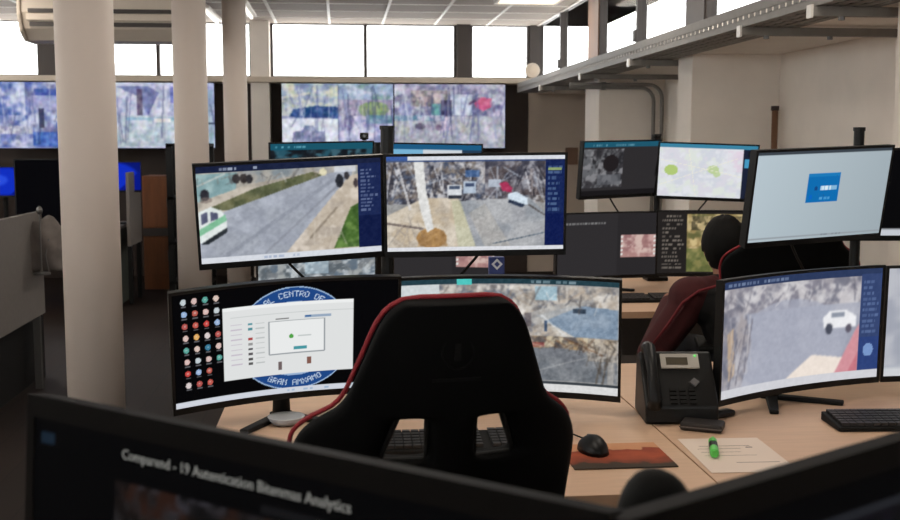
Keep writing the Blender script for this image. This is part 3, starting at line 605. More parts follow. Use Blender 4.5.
# ================================================================== MONITORS
def orient(yaw, tilt, roll): return Matrix.Rotation(radians(yaw), 3, 'Z') @ Matrix.Rotation(radians(tilt), 3, 'X') @ Matrix.Rotation(-radians(roll), 3, 'Y')
MON = {}
DZ = 0.74
def monitor(key, label, pos, yaw, tilt, roll, w, h, cv, curve=None, stand=None, group=None, bez=(.008, .008, .018), m=None, name='computer_monitor'):
    m = m or M_BLACK
    t = thing(name, label, 'monitor', pos, orient(yaw, tilt, roll), group)
    def yc(x): return -x * x / (2 * curve) if curve else 0.0
    n = 16 if curve else 1; th = .028
    xs = [-w / 2 + w * i / n for i in range(n + 1)]
    # housing: back shell
    hb = MB(); vs = []; fs = []
    for x in xs:
        vs += [(x, yc(x), -h / 2), (x, yc(x), h / 2), (x, yc(x) + th, h / 2 - .004), (x, yc(x) + th, -h / 2 + .004)]
    for i in range(n):
        A = i * 4; B = A + 4
        fs += [(A, B, B + 1, A + 1), (A + 1, B + 1, B + 2, A + 2), (A + 2, B + 2, B + 3, A + 3), (A + 3, B + 3, B, A)]
    fs += [(0, 1, 2, 3), tuple(n * 4 + q for q in (3, 2, 1, 0))]
    hb.add(vs, fs); hb.build('housing', m, t)
    bk = MB(); bk.add([(sx * w * .3, th - .004, sz * h * .32) for sx, sz in ((-1, -1), (1, -1), (1, 1), (-1, 1))] + [(sx * w * .2, th + .03, sz * h * .2) for sx, sz in ((-1, -1), (1, -1), (1, 1), (-1, 1))],
                      [(0, 1, 2, 3), (4, 5, 6, 7), (0, 1, 5, 4), (1, 2, 6, 5), (2, 3, 7, 6), (3, 0, 4, 7)])
    bk.build('back_cover', m, t, bevel=.004)
    # bezel: raised rim in front of the screen
    side, top, bot = bez
    bz = MB(); vs = []; fs = []
    def rim(z0, z1):
        v = []; f = []
        for x in xs: v += [(x, yc(x) - .003, z0), (x, yc(x) - .003, z1), (x, yc(x) + .001, z1), (x, yc(x) + .001, z0)]
        for i in range(n):
            A = i * 4; B = A + 4
            f += [(A, B, B + 1, A + 1), (A + 1, B + 1, B + 2, A + 2), (A + 3, B + 3, B, A)]
        f += [(0, 1, 2, 3), tuple(n * 4 + q for q in (3, 2, 1, 0))]
        bz.add(v, f)
    rim(h / 2 - top, h / 2); rim(-h / 2, -h / 2 + bot)
    for sx in (-1, 1):
        xa, xb = sorted((sx * w / 2, sx * (w / 2 - side)))
        bz.add([(xa, yc(xa) - .003, -h / 2 + bot), (xb, yc(xb) - .003, -h / 2 + bot), (xb, yc(xb) - .003, h / 2 - top), (xa, yc(xa) - .003, h / 2 - top),
                (xa, yc(xa) + .001, -h / 2 + bot), (xb, yc(xb) + .001, -h / 2 + bot), (xb, yc(xb) + .001, h / 2 - top), (xa, yc(xa) + .001, h / 2 - top)],
               [(0, 1, 2, 3), (0, 3, 7, 4), (1, 5, 6, 2)])
    bz.build('bezel', m, t)
    s = screen_mesh('screen', cv, w - 2 * side, h - top - bot, t, -.0015, curve, (bot - top) / 2)
    if stand:
        M0 = chain(t); nk = M0 @ Vector((0, th + .02, -.03)); back = (M0.to_3x3() @ Vector((0, 1, 0))); back.z = 0; back.normalize(); side_v = Vector((-back.y, back.x, 0))
        foot = Vector((nk.x, nk.y, 0)) + back * .05
        st = MB().tube([nk, nk + back * .04 + Vector((0, 0, -.03)), Vector((foot.x, foot.y, DZ + .1)), Vector((foot.x, foot.y, DZ + .006))], [.02, .024, .022, .026], 10)
        st.build('stand_column', M_BLACKM, t, world=True, smooth=True)
        ft = MB()
        if stand == 'v':
            for sg in (-1, 1):
                e = foot - back * .16 + side_v * (sg * .13)
                d = (e - foot).normalized(); q = Vector((-d.y, d.x, 0)) * .018
                P = [(foot - q - d * .03), (foot + q - d * .03), (e + q * .7), (e - q * .7)]
                ft.prism([(p.x, p.y) for p in P], DZ + .001, DZ + .014)
        else:
            P = [foot + back * .08 + side_v * .11, foot + back * .08 - side_v * .11, foot - back * .1 - side_v * .12, foot - back * .1 + side_v * .12]
            ft.prism([(p.x, p.y) for p in P], DZ + .001, DZ + .012)
        ft.build('stand_foot', M_BLACKM, t, world=True, bevel=.003)
    MON[key] = t; return t
GU = 'upper monitors of the workstations'; GL = 'curved lower monitors of the workstations'
monitor('UL', 'upper monitor showing a road with a white and green car', (-.14, 3.199, 1.306), 9.1, 12.7, 2.9, .54, .312, pic_road(), group=GU)
monitor('UR', 'upper monitor showing a street with parked cars and a pale tree trunk', (.398, 3.219, 1.322), -1.7, 6.9, .6, .54, .308, pic_street(), group=GU)
monitor('LL', 'curved monitor with desktop icons and a blue round seal behind a white window', (-.147, 2.955, .974), 13.4, 13.0, 2.0, .615, .345, pic_desktop(), 1.5, 'v', GL)
monitor('LR', 'curved monitor with two stacked street camera views behind the racing chair', (.47, 3.013, .964), -12.6, 10, .4, .615, .357, pic_two_views(), 1.5, 'v', GL)
monitor('RL', 'curved monitor showing a wide grey street view with a white car', (1.316, 3.041, .959), 19.5, 2.7, 1.4, .602, .359, pic_fisheye(), 1.5, 'v', GL)
monitor('RU', 'upper monitor with a pale screen and one small blue login box', (1.513, 3.35, 1.338), 16.8, 11.1, 1.8, .54, .311, pic_login(), group=GU)
monitor('GU', 'upper monitor with a black screen cut off by the right photo edge', (1.93, 3.46, 1.335), -4, 8, 0, .54, .311, pic_dark_taskbar(), group=GU)
monitor('GL', 'lower monitor with a pale grey screen cut off by the right photo edge', (1.94, 3.12, .96), -10, 3, 0, .615, .359, pic_grey(), 1.5, 'v', GL)
# second row of desks
monitor('I', 'upper back row monitor with a dark grey window and small photo', (1.521, 5.879, 1.366), 24.8, 7.4, 1.0, .54, .316, pic_dark_editor(), group=GU)
monitor('J', 'upper back row monitor showing a white map with green patches', (2.0, 5.87, 1.35), -12, 7, -2, .54, .316, pic_map(), group=GU)
monitor('K', 'lower back row monitor with a dark app and a small pink picture', (1.37, 5.56, .98), 14, 2, 0, .6, .35, pic_dark_app(), 1.8, 'v', GL)
monitor('L', 'lower back row monitor with a yellow aerial picture behind a head', (1.94, 5.56, .985), -12, 2, 0, .6, .35, pic_aerial(), 1.8, 'v', GL)
monitor('M', 'back row monitor with a dark teal screen, only its top edge showing', (-.09, 5.72, 1.36), 8, 8, 1.0, .54, .312, pic_teal(), group=GU)
monitor('N', 'back row monitor with a pale blue screen, only its top edge showing', (.5, 5.72, 1.358), -8, 8, -1.0, .48, .3, pic_pale(), group=GU)
monitor('M2', 'lower back row monitor seen through the gap under the road monitor', (-.12, 5.5, .95), 10, 2, 0, .6, .35, pic_strip(), 1.8, 'v', GL)
monitor('N2', 'lower back row monitor seen through the gap under the street monitor', (.5, 5.5, .95), -10, 2, 0, .6, .35, pic_dark_app(), 1.8, 'v', GL)
# near monitors
def near(key, label, pa, pb, ln, cv, z=1.25, h=.36):
    a = atz(*pa, z); b = atz(*pb, z); d = (b - a); d.z = 0; d.normalize()
    if key == 'FL': mid = (a + b) / 2
    else: mid = a + d * ln / 2
    yaw = math.degrees(atan2(d.y, d.x))
    nrm = Vector((d.y, -d.x, 0))
    return monitor(key, label, (mid.x, mid.y, z - h / 2), yaw, -4, 0, ln if key != 'FL' else (b - a).length, h, cv, None, 'flat', None, (.012, .022, .02), mat('near_bezel_black', (10, 8, 7), .6, spec=.05))
FLm = near('FL', 'large dark near monitor with a blurred line of white text', (19, 395), (603, 517), .6, pic_dim_list('L'))
FRm = near('FR', 'dark near monitor cut off by the lower right photo corner', (640, 524), (900, 446), .6, pic_dim_list('R'))
def text_mesh(txt, name, size, m, parent, M):
    cu = bpy.data.curves.new('t', 'FONT'); cu.body = txt; cu.size = size; cu.extrude = .0002; cu.resolution_u = 2
    ob = bpy.data.objects.new('t', cu); COL.objects.link(ob); dg = bpy.context.evaluated_depsgraph_get()
    me = bpy.data.meshes.new_from_object(ob.evaluated_get(dg)); bpy.data.objects.remove(ob, do_unlink=True)
    me.transform(M); me.materials.clear(); me.materials.append(m)
    o = bpy.data.objects.new(name, me); COL.objects.link(o); o.parent = parent; return o
scrF = [c for c in FLm.children if c.name.startswith('screen')][0]
text_mesh('Comparend - 19 Autentication Bitenmas Analytics', 'lettering', .0136, emit('dim_text', (118, 118, 114), SCR), scrF,
          Matrix.Translation((-.178, -.0028, .137)) @ Matrix.Rotation(pi / 2, 4, 'X'))

# ================================================================== STANDS (pole between the monitors, arms to the upper pair)
def pole_stand(label, x, y, top, keys, r=.017):
    t = thing('monitor_pole_stand', label, 'monitor stand', (x, y, DZ), group='pole stands carrying the upper monitors')
    MB().cyl((0, 0, .02), (0, 0, top - DZ), r, n=14).cyl((0, 0, top - DZ), (0, 0, top - DZ + .012), r + .003, n=14).build('pole', M_BLACK, t)
    MB().bx(-.06, .06, -.05, .05, .001, .022).build('desk_clamp', M_BLACK, t, bevel=.004)
    for k in keys:
        M0 = chain(MON[k]); e = M0 @ Vector((0, .06, 0)); base = Vector((x, y, e.z))
        mid = (base + e) / 2 + Vector((0, .05, 0))
        a = MB().cyl((x, y, e.z - .03), (x, y, e.z + .03), .028, n=14).tube([base, mid, e], .014, 8).build('arm', M_BLACK, t, world=True)
        MB().bx(-.05, .05, .057, .066, -.05, .05, M=M0).build('mount_plate', M_BLACK, a, world=True)
    for q, k in enumerate(keys):
        M0 = chain(MON[k]); sg = -1 if M0.translation.x < x else 1; a = M0 @ Vector((sg * .08, .055, -.06)); e = Vector((x + sg * .03, y + .01, DZ + .03)); m_ = Vector(((a.x * .75 + x * .25), max(a.y, y) + .02, M0.translation.z - .26)); m2 = Vector((x + sg * .03, y + .01, DZ + .22))
        P = [((1 - u) ** 3) * a + 3 * u * (1 - u) ** 2 * m_ + 3 * u * u * (1 - u) * m2 + u ** 3 * e for u in [i / 14 for i in range(15)]]
        MB().tube(P, .0045, 6).build('cable', M_BLACKM, t, world=True, smooth=True)
    return t
pole_stand('black pole between the road monitor and the street monitor', .145, 3.40, 1.545, ['UL', 'UR'], .02)
pole_stand('black pole rising behind the pale login monitor', 1.735, 3.56, 1.545, ['RU', 'GU'])
pole_stand('black pole between the dark editor and white map monitors', 1.76, 6.0, 1.545, ['I', 'J'])
pole_stand('black pole between the two back row monitors showing only top edges', .2, 5.9, 1.50, ['M', 'N'])
# emblem plate and webcams
p = aty(497, 264.5, 3.42)
bxp = thing('blue_badge_box', 'small blue box with a white diamond emblem under the street monitor', 'box', (p.x, 3.42, DZ + .001))
MB().bx(-.024, .024, 0, .03, 0, p.z - DZ + .022).build('box_body', mat('badge_blue', (44, 62, 128), .5), bxp, bevel=.002)
zc = p.z - DZ
MB().prism([(0, zc + .018), (.018, zc), (0, zc - .018), (-.018, zc)], -.0012, .001, 'y').build('diamond_emblem', mat('badge_white', (220, 224, 230), .5), bxp)
MB().prism([(0, zc + .009), (.009, zc), (0, zc - .009), (-.009, zc)], -.0024, 0, 'y').build('diamond_centre', MATS['badge_blue'], bxp)
def webcam(label, x, y, z, w=.05, h=.03, rot=0):
    t = thing('webcam', label, 'webcam', (x, y, z), Rz(radians(rot)))
    MB().bx(-w / 2, w / 2, -.015, .015, .006, .006 + h).build('camera_body', M_BLACK, t, bevel=.006, seg=3)
    MB().cyl((0, -.019, .006 + h / 2), (0, -.014, .006 + h / 2), .008).build('lens', mat('lens_glass', (8, 8, 12), .1), t)
    MB().bx(-.012, .012, -.008, .03, 0, .008).build('clip', M_BLACK, t); return t
Mt = chain(MON['M']) @ Vector((.22, .01, .156)); webcam('small black webcam on top of the dark teal back row monitor', Mt.x, Mt.y, Mt.z, .045, .035)
Mt = chain(MON['I']) @ Vector((.24, .01, .158)); webcam('tiny black webcam on the corner of the dark editor monitor', Mt.x, Mt.y, Mt.z, .045, .022, 20)

# ================================================================== DESKS
def desk(label, x0, x1, y0, y1, legs=True, top=M_DESK):
    t = thing('office_desk', label, 'desk', ((x0 + x1) / 2, (y0 + y1) / 2, 0), group='maple desks')
    hx = (x1 - x0) / 2; hy = (y1 - y0) / 2
    MB().bx(-hx, hx, -hy + .002, hy, DZ - .03, DZ).build('desktop', top, t)
    MB().bx(-hx, hx, -hy, -hy + .002, DZ - .03, DZ).build('edge_band', M_DESKE, t)
    for sx in (-1, 1):
        for sy in (-1, 1):
            cx = sx * (hx - .05); cy = sy * (hy - .06); MB().bx(cx - .025, cx + .025, cy - .025, cy + .025, 0, DZ - .03).build('leg', M_STEEL, t)
    MB().bx(-hx + .08, hx - .08, hy - .08, hy - .065, .3, DZ - .03).build('modesty_panel', M_GPANEL, t)
    return t
desk('maple desk with the mouse pad, in front of the racing chair', -.34, .838, 2.285, 3.62)
desk('maple desk with the paper sheet and telephone, right of the seam', .843, 2.27, 2.285, 3.7)
desk('maple desk in the second row at which a person sits', .843, 2.27, 4.86, 6.15)
desk('maple desk in the second row, hidden behind the centre monitors', -.34, .838, 4.86, 6.1)
desk('near desk under the two blurred dark monitors', -.75, 1.0, .42, 1.34)

# ================================================================== RACING CHAIRS
def interp(tab, z):
    if z >= tab[0][0]: return tab[0][1]
    for (za, a), (zb, b) in zip(tab, tab[1:]):
        if z >= zb: t = (za - z) / (za - zb); return a + (b - a) * t
    return tab[-1][1]
WT0 = [(1.243, .085), (1.236, .100), (1.22, .116), (1.2, .128), (1.178, .137), (1.14, .150), (1.108, .162), (1.075, .174), (1.054, .184), (1.035, .201), (1.018, .228), (.998, .250), (.977, .264), (.94, .270), (.90, .266), (.83, .25), (.72, .228), (.6, .215), (.52, .2)]
def racing_chair(label, x, y, yaw, dz=0.0, accent=M_LEATH, recline=.14, wing=.10, sx_=1.0, holes=True):
    t = thing('racing_chair', label, 'chair', (x, y, 0), Rz(radians(yaw)))
    WT = [(z_, w_ * sx_) for z_, w_ in WT0]
    def by(xx, z): return -.235 - (z - .5) * recline + wing * (abs(xx) / .26) ** 2.2
    ZH0, ZH1 = 1.028, .942
    zs = [1.243, 1.238, 1.225, 1.205, 1.18, 1.15, 1.12, 1.09, 1.06, ZH0 + .008, ZH0, 1.0, .97, ZH1, ZH1 - .008, .9, .85, .8, .72, .64, .56, .52]
    cols = []
    for z in zs:
        w = interp(WT, z); f = min(1, max(0, (1.06 - z) / .12)); ho = min(.098 + .03 * (ZH0 - z) / (ZH0 - ZH1), w * .8) if z < 1.07 else w * .62; hi = .045 if z < 1.07 else w * .25
        cols.append([-w, -w * .5 - ho * .5, -ho, -(hi + ho) / 2, -hi, 0, hi, (hi + ho) / 2, ho, w * .5 + ho * .5, w])
    vs = [(xx, by(xx, z), z + dz) for z, r in zip(zs, cols) for xx in r]; N = 11; fs = []
    for i in range(len(zs) - 1):
        for j in range(N - 1):
            if zs[i] <= ZH0 + 1e-6 and zs[i + 1] >= ZH1 - 1e-6 and j in (2, 3, 6, 7) and holes: continue
            fs.append((i * N + j, (i + 1) * N + j, (i + 1) * N + j + 1, i * N + j + 1))
    o = MB().add(vs, fs).build('backrest', M_LEATH, t, smooth=True)
    so = o.modifiers.new('thick', 'SOLIDIFY'); so.thickness = .06; so.offset = 0
    sb = o.modifiers.new('subd', 'SUBSURF'); sb.levels = 2; sb.render_levels = 2
    # red piping along the rim
    zz = [.56 + (1.243 - .56) * i / 60 for i in range(61)]
    L = [(-interp(WT, z) - .003, by(interp(WT, z), z) + .014, z + dz) for z in zz]
    T = [(xx, by(xx, 1.243) + .012, 1.2475 + dz) for xx in (-.06, -.03, 0, .03, .06)]
    R = [(-a, b, c) for a, b, c in L[::-1]]
    MB().tube(L + T + R, .0047, 8).build('piping', M_RED, t, smooth=True)
    for sx in (-1, 1) if holes else ():   # collars round the two strap openings
        zt, zb_ = ZH0, ZH1
        P = [(sx * .045, zt), (sx * .098, zt), (sx * .128, zb_), (sx * .045, zb_)]
        MB().tube([(a, by(a, b) - .002, b + dz) for a, b in P], .007, 8, closed=True).build('opening_collar', M_BLACKM, t)
    em = MB(); ring = [(.03 * cos(2 * pi * i / 20), by(0, 1.14) - .032, 1.15 + .03 * sin(2 * pi * i / 20) + dz) for i in range(20)]
    em.tube(ring, .002, 6, closed=True).bx(-.006, .006, by(0, 1.14) - .034, by(0, 1.14) - .030, 1.135 + dz, 1.165 + dz).bx(-.045, .045, by(0, 1.1) - .034, by(0, 1.1) - .029, 1.096 + dz, 1.102 + dz)
    em.build('emblem', mat('emblem_black', (10, 10, 10), .5, spec=.08), t)
    # seat with side bolsters
    sm = MB(); prof = [(-.25, .47), (-.24, .51), (-.2, .515), (-.15, .485), (0, .475), (.15, .485), (.2, .515), (.24, .51), (.25, .47), (.2, .4), (-.2, .4)]
    sm.prism(prof, -.22, .26, 'y'); st = sm.build('seat', M_LEATH, t, bevel=.02, seg=3)
    MB().cyl((0, 0, .1), (0, 0, .40), .03, n=16).cyl((0, 0, .1), (0, 0, .25), .042, n=16).build('gas_lift', M_BLACK, t)
    for k in range(5):
        a = radians(90 + 72 * k + 20); e = (.31 * cos(a), .31 * sin(a), .085)
        l = MB().tube([(0, 0, .12), e], [.035, .022], 8).build('base_arm', M_BLACK, t)
        MB().cyl((e[0] - .012, e[1], .03), (e[0] + .012, e[1], .03), .03, n=16).cyl((e[0], e[1], .03), (e[0], e[1], .085), .01).build('caster', M_BLACKM, l)
    for sx in (-1, 1):
        a = MB().bx(sx * .3 - .02, sx * .3 + .02, -.03, .05, .38, .64).bx(min(sx * .15, sx * .3), max(sx * .15, sx * .3), -.03, .05, .37, .4).build('armrest', M_BLACKM, t, bevel=.006)
        MB().bx(sx * .3 - .045, sx * .3 + .045, -.12, .14, .64, .665).build('arm_pad', M_BLACKM, a, bevel=.01)
    return t
racing_chair('black racing chair with red piping, its back towards the camera', .150, 2.27, 9, -.018, sx_=1.04)

# ================================================================== ON THE DESKS
def keyboard(label, cx, cy, yaw, w=.44, d=.135, keys=True):
    t = thing('computer_keyboard', label, 'keyboard', (cx, cy, DZ + .001), Rz(radians(yaw)))
    MB().prism([(-d / 2, 0), (d / 2, 0), (d / 2, .024), (-d / 2, .012)], -w / 2, w / 2, 'x').build('base', M_BLACKM, t, bevel=.003)
    kb = MB(); nx = 20; ny = 6; pw = (w - .02) / nx; pd = (d - .015) / ny
    for i in range(nx):
        for j in range(ny):
            if i in (14, ) : continue
            x = -w / 2 + .01 + i * pw; y = -d / 2 + .0075 + j * pd; z = .013 + .0115 * (j + .5) / ny
            kb.bx(x + .0012, x + pw - .0012, y + .0012, y + pd - .0012, z, z + .008)
    kb.build('keys', mat('key_black', (34, 32, 32), .5, var=.1), t, kind='stuff')
    return t
keyboard('black keyboard behind the racing chair, seen through its openings', .26, 2.70, 0, .46)
keyboard('black keyboard at the right edge on the desk with the paper', 1.535, 2.79, -4)
keyboard('black keyboard on the second row desk beside the seated person', 1.40, 5.2, 0)
def mouse(label, x, y, yaw, z):
    t = thing('computer_mouse', label, 'mouse', (x, y, z), Rz(radians(yaw)))
    vs = []; nu, nv = 14, 16
    b = MB().ell((0, 0, 0), (.036, .062, .042), 18, 12); b.v = [(a, q, max(c, 0.0) * (1 - .25 * (q / .062 if q > 0 else 0))) for a, q, c in b.v]
    b.build('shell', M_BLACK, t, smooth=True)
    MB().cyl((-.004, .03, .027), (.004, .03, .027), .008).build('scroll_wheel', M_STEEL, t)
    MB().tube([(0, .054, .006), (.01, .1, .004), (-.02, .2, .004), (-.06, .3, .004)], .0022, 6).build('cable', M_BLACKM, t)
    return t
def pad_mat():
    m = bpy.data.materials.new('canyon_print'); m.use_nodes = True; nt = m.node_tree; b = nt.nodes['Principled BSDF']; b.inputs['Roughness'].default_value = .85
    tc = nt.nodes.new('ShaderNodeTexCoord'); sp = nt.nodes.new('ShaderNodeSeparateXYZ'); nz = nt.nodes.new('ShaderNodeTexNoise'); nz.inputs['Scale'].default_value = 16
    nt.links.new(tc.outputs['Object'], sp.inputs[0]); nt.links.new(tc.outputs['Object'], nz.inputs['Vector'])
    ma = nt.nodes.new('ShaderNodeMath'); ma.operation = 'MULTIPLY_ADD'; ma.inputs[1].default_value = .12; nt.links.new(nz.outputs['Fac'], ma.inputs[0]); nt.links.new(sp.outputs['Y'], ma.inputs[2])
    mr = nt.nodes.new('ShaderNodeMapRange'); mr.inputs[1].default_value = -.06; mr.inputs[2].default_value = .17; nt.links.new(ma.outputs[0], mr.inputs[0])
    rp = nt.nodes.new('ShaderNodeValToRGB'); e = rp.color_ramp.elements; e[0].color = s2l((52, 40, 30)) + (1,); e[1].color = s2l((206, 150, 110)) + (1,)
    for pos, c in ((.2, (60, 46, 30)), (.26, (120, 52, 28)), (.55, (170, 76, 42)), (.72, (140, 58, 36)), (.76, (206, 146, 106))):
        q = e.new(pos); q.color = s2l(c) + (1,)
    nt.links.new(mr.outputs[0], rp.inputs[0]); nt.links.new(rp.outputs[0], b.inputs['Base Color']); return m
pad = thing('mouse_pad', 'orange brown canyon print mouse pad on the desk', 'mouse pad', (.665, 2.575, DZ))
MB().bx(-.125, .125, -.105, .105, .0005, .004).build('pad', pad_mat(), pad, bevel=.001)
mouse('black computer mouse on the canyon print mouse pad', .617, 2.615, 6, DZ + .0045)
# paper sheet with printed lines
ppr = thing('paper_sheet', 'white printed paper sheet under the green highlighter', 'paper', (.962, 2.56, DZ + .0008), Rz(radians(-2)))
MB().bx(-.105, .105, -.148, .148, 0, .0008).build('sheet', mat('white_paper', (232, 214, 200), .8, var=.01), ppr)
ink = mat('printed_ink', (120, 104, 98), .8)
for (x0, x1, y, hgt) in ((-.07, .06, .075, .0018), (.045, .062, .06, .006), (-.02, .085, -.07, .0025), (-.08, .03, .05, .0012), (-.08, .02, .02, .0012), (-.08, .05, -.01, .0012)):
    MB().bx(x0, x1, y - hgt / 2, y + hgt / 2, .0008, .0011).build('printed_line', ink, ppr)
qa = atz(712, 443, DZ); qb = atz(715, 463, DZ); qd = qa - qb
hl = thing('highlighter_pen', 'green highlighter with a black grip lying on the paper', 'pen', ((qa.x + qb.x) / 2, (qa.y + qb.y) / 2, DZ + .0135), Rz(atan2(qd.y, qd.x) - pi / 2))
green = mat('neon_green', (92, 200, 84), .4)
MB().cyl((0, -.055, 0), (0, -.012, 0), .011).cyl((0, -.06, 0), (0, -.055, 0), .008, .011).build('barrel', green, hl)
MB().cyl((0, -.012, 0), (0, .03, 0), .0112).build('grip', M_BLACK, hl)
MB().cyl((0, .03, 0), (0, .058, 0), .0108).bx(-.003, .003, .02, .055, .009, .013).build('cap', green, hl)
# desk telephone
p = atz(672, 414, DZ)
ph = thing('desk_telephone', 'black desk telephone with a grey display panel between two curved monitors', 'telephone', (p.x, 2.945, DZ + .001), Rz(radians(-6)))
tl = Matrix.Rotation(radians(-24), 4, 'X')
MB().prism([(-.09, 0), (.09, 0), (.09, .03), (.075, .165), (.03, .18), (-.09, .05)], -.1, .1, 'x').build('body', M_BLACK, ph, bevel=.006)
sl = atan2(.13, .12); Mf = Matrix.Translation((0, -.09, .05)) @ Matrix.Rotation(sl, 4, 'X')
dp = MB().bx(-.045, .062, .118, .165, 0, .007, M=Mf).build('display_panel', mat('phone_grey', (176, 170, 160), .5), ph, bevel=.002)
MB().bx(-.03, .03, .128, .152, .007, .008, M=Mf).build('display', mat('lcd_olive', (76, 70, 56), .3), dp)
MB().cyl(Mf @ Vector((.052, .157, .006)), Mf @ Vector((.052, .157, .009)), .004).build('status_light', emit('green_led', (110, 220, 110), .8), dp)
MB().prism([(.042, .088), (.056, .074), (.042, .06), (.028, .074)], 0, .006, M=Mf).build('navigation_key', mat('key_grey', (92, 90, 90), .4), ph)
for i in range(4):
    for j in range(3): MB().bx(-.03 + j * .026, -.012 + j * .026, .008 + i * .013, .017 + i * .013, 0, .004, M=Mf).build('number_key', M_BLACKM, ph)
hs = MB().tube([Mf @ Vector(q) for q in ((-.078, -.005, .012), (-.078, .0, .03), (-.078, .09, .036), (-.078, .17, .03), (-.078, .18, .012))], [.02, .018, .014, .018, .02], 10).build('handset', M_BLACK, ph, smooth=True)
p = atz(690, 424, DZ)
rc = thing('wallet_case', 'dark flat case lying in front of the desk telephone', 'case', (p.x + .015, p.y - .06, DZ + .0008), Rz(radians(-28)))
MB().bx(-.055, .055, -.035, .035, 0, .022).build('case_body', mat('dark_brown_case', (34, 27, 24), .6), rc, bevel=.006)
MB().bx(-.056, .056, -.036, -.034, .009, .012).build('zip', M_STEEL, rc)
p = atz(722, 417, DZ)
hd = thing('small_handset', 'small black rounded device beside the desk telephone', 'device', (p.x, p.y, DZ + .0005), Rz(radians(-60)))
MB().bx(-.018, .018, -.04, .04, 0, .018).build('shell', M_BLACK, hd, bevel=.008, seg=3); MB().bx(-.01, .01, -.01, .03, .0175, .019).build('buttons', M_STEEL, hd)
# dish below the icon monitor
p = atz(282, 410, DZ)
ds = thing('glass_dish', 'small grey glass dish on the desk under the icon monitor', 'dish', (p.x + .02, p.y - .16, DZ + .0005))
MB().lathe([(.02, 0), (.04, .003), (.05, .02), (.046, .02), (.036, .006), (.015, .005)], 28).build('bowl', mat('grey_glass', (150, 150, 152), .15, spec=.8), ds, smooth=True)
MB().lathe([(.046, .0195), (.051, .0205), (.051, .022), (.046, .022)], 28).build('rim', mat('grey_glass_rim', (190, 190, 190), .15), ds, smooth=True)
p = aty(652, 474, .88)
wc = thing('desk_webcam', 'blurred dark rounded webcam standing between the two near monitors', 'webcam', (p.x, .88, DZ + .001))
MB().cyl((0, 0, 0), (0, 0, .012), .035, n=20).cyl((0, 0, .012), (0, 0, p.z - DZ - .03), .006).build('stem', M_BLACKM, wc)
b = MB().ell((0, 0, 0), (.033, .026, .044), 20, 12); b.v = [(x * (1.15 if x > 0 else .9) * (1 + .35 * max(0, -z / .04)), y, z + p.z - DZ - .04) for x, y, z in b.v]
b.build('camera_head', M_BLACKM, wc, smooth=True)
MB().cyl((0, -.026, p.z - DZ - .035), (0, -.018, p.z - DZ - .035), .01).build('lens', MATS['lens_glass'], wc)

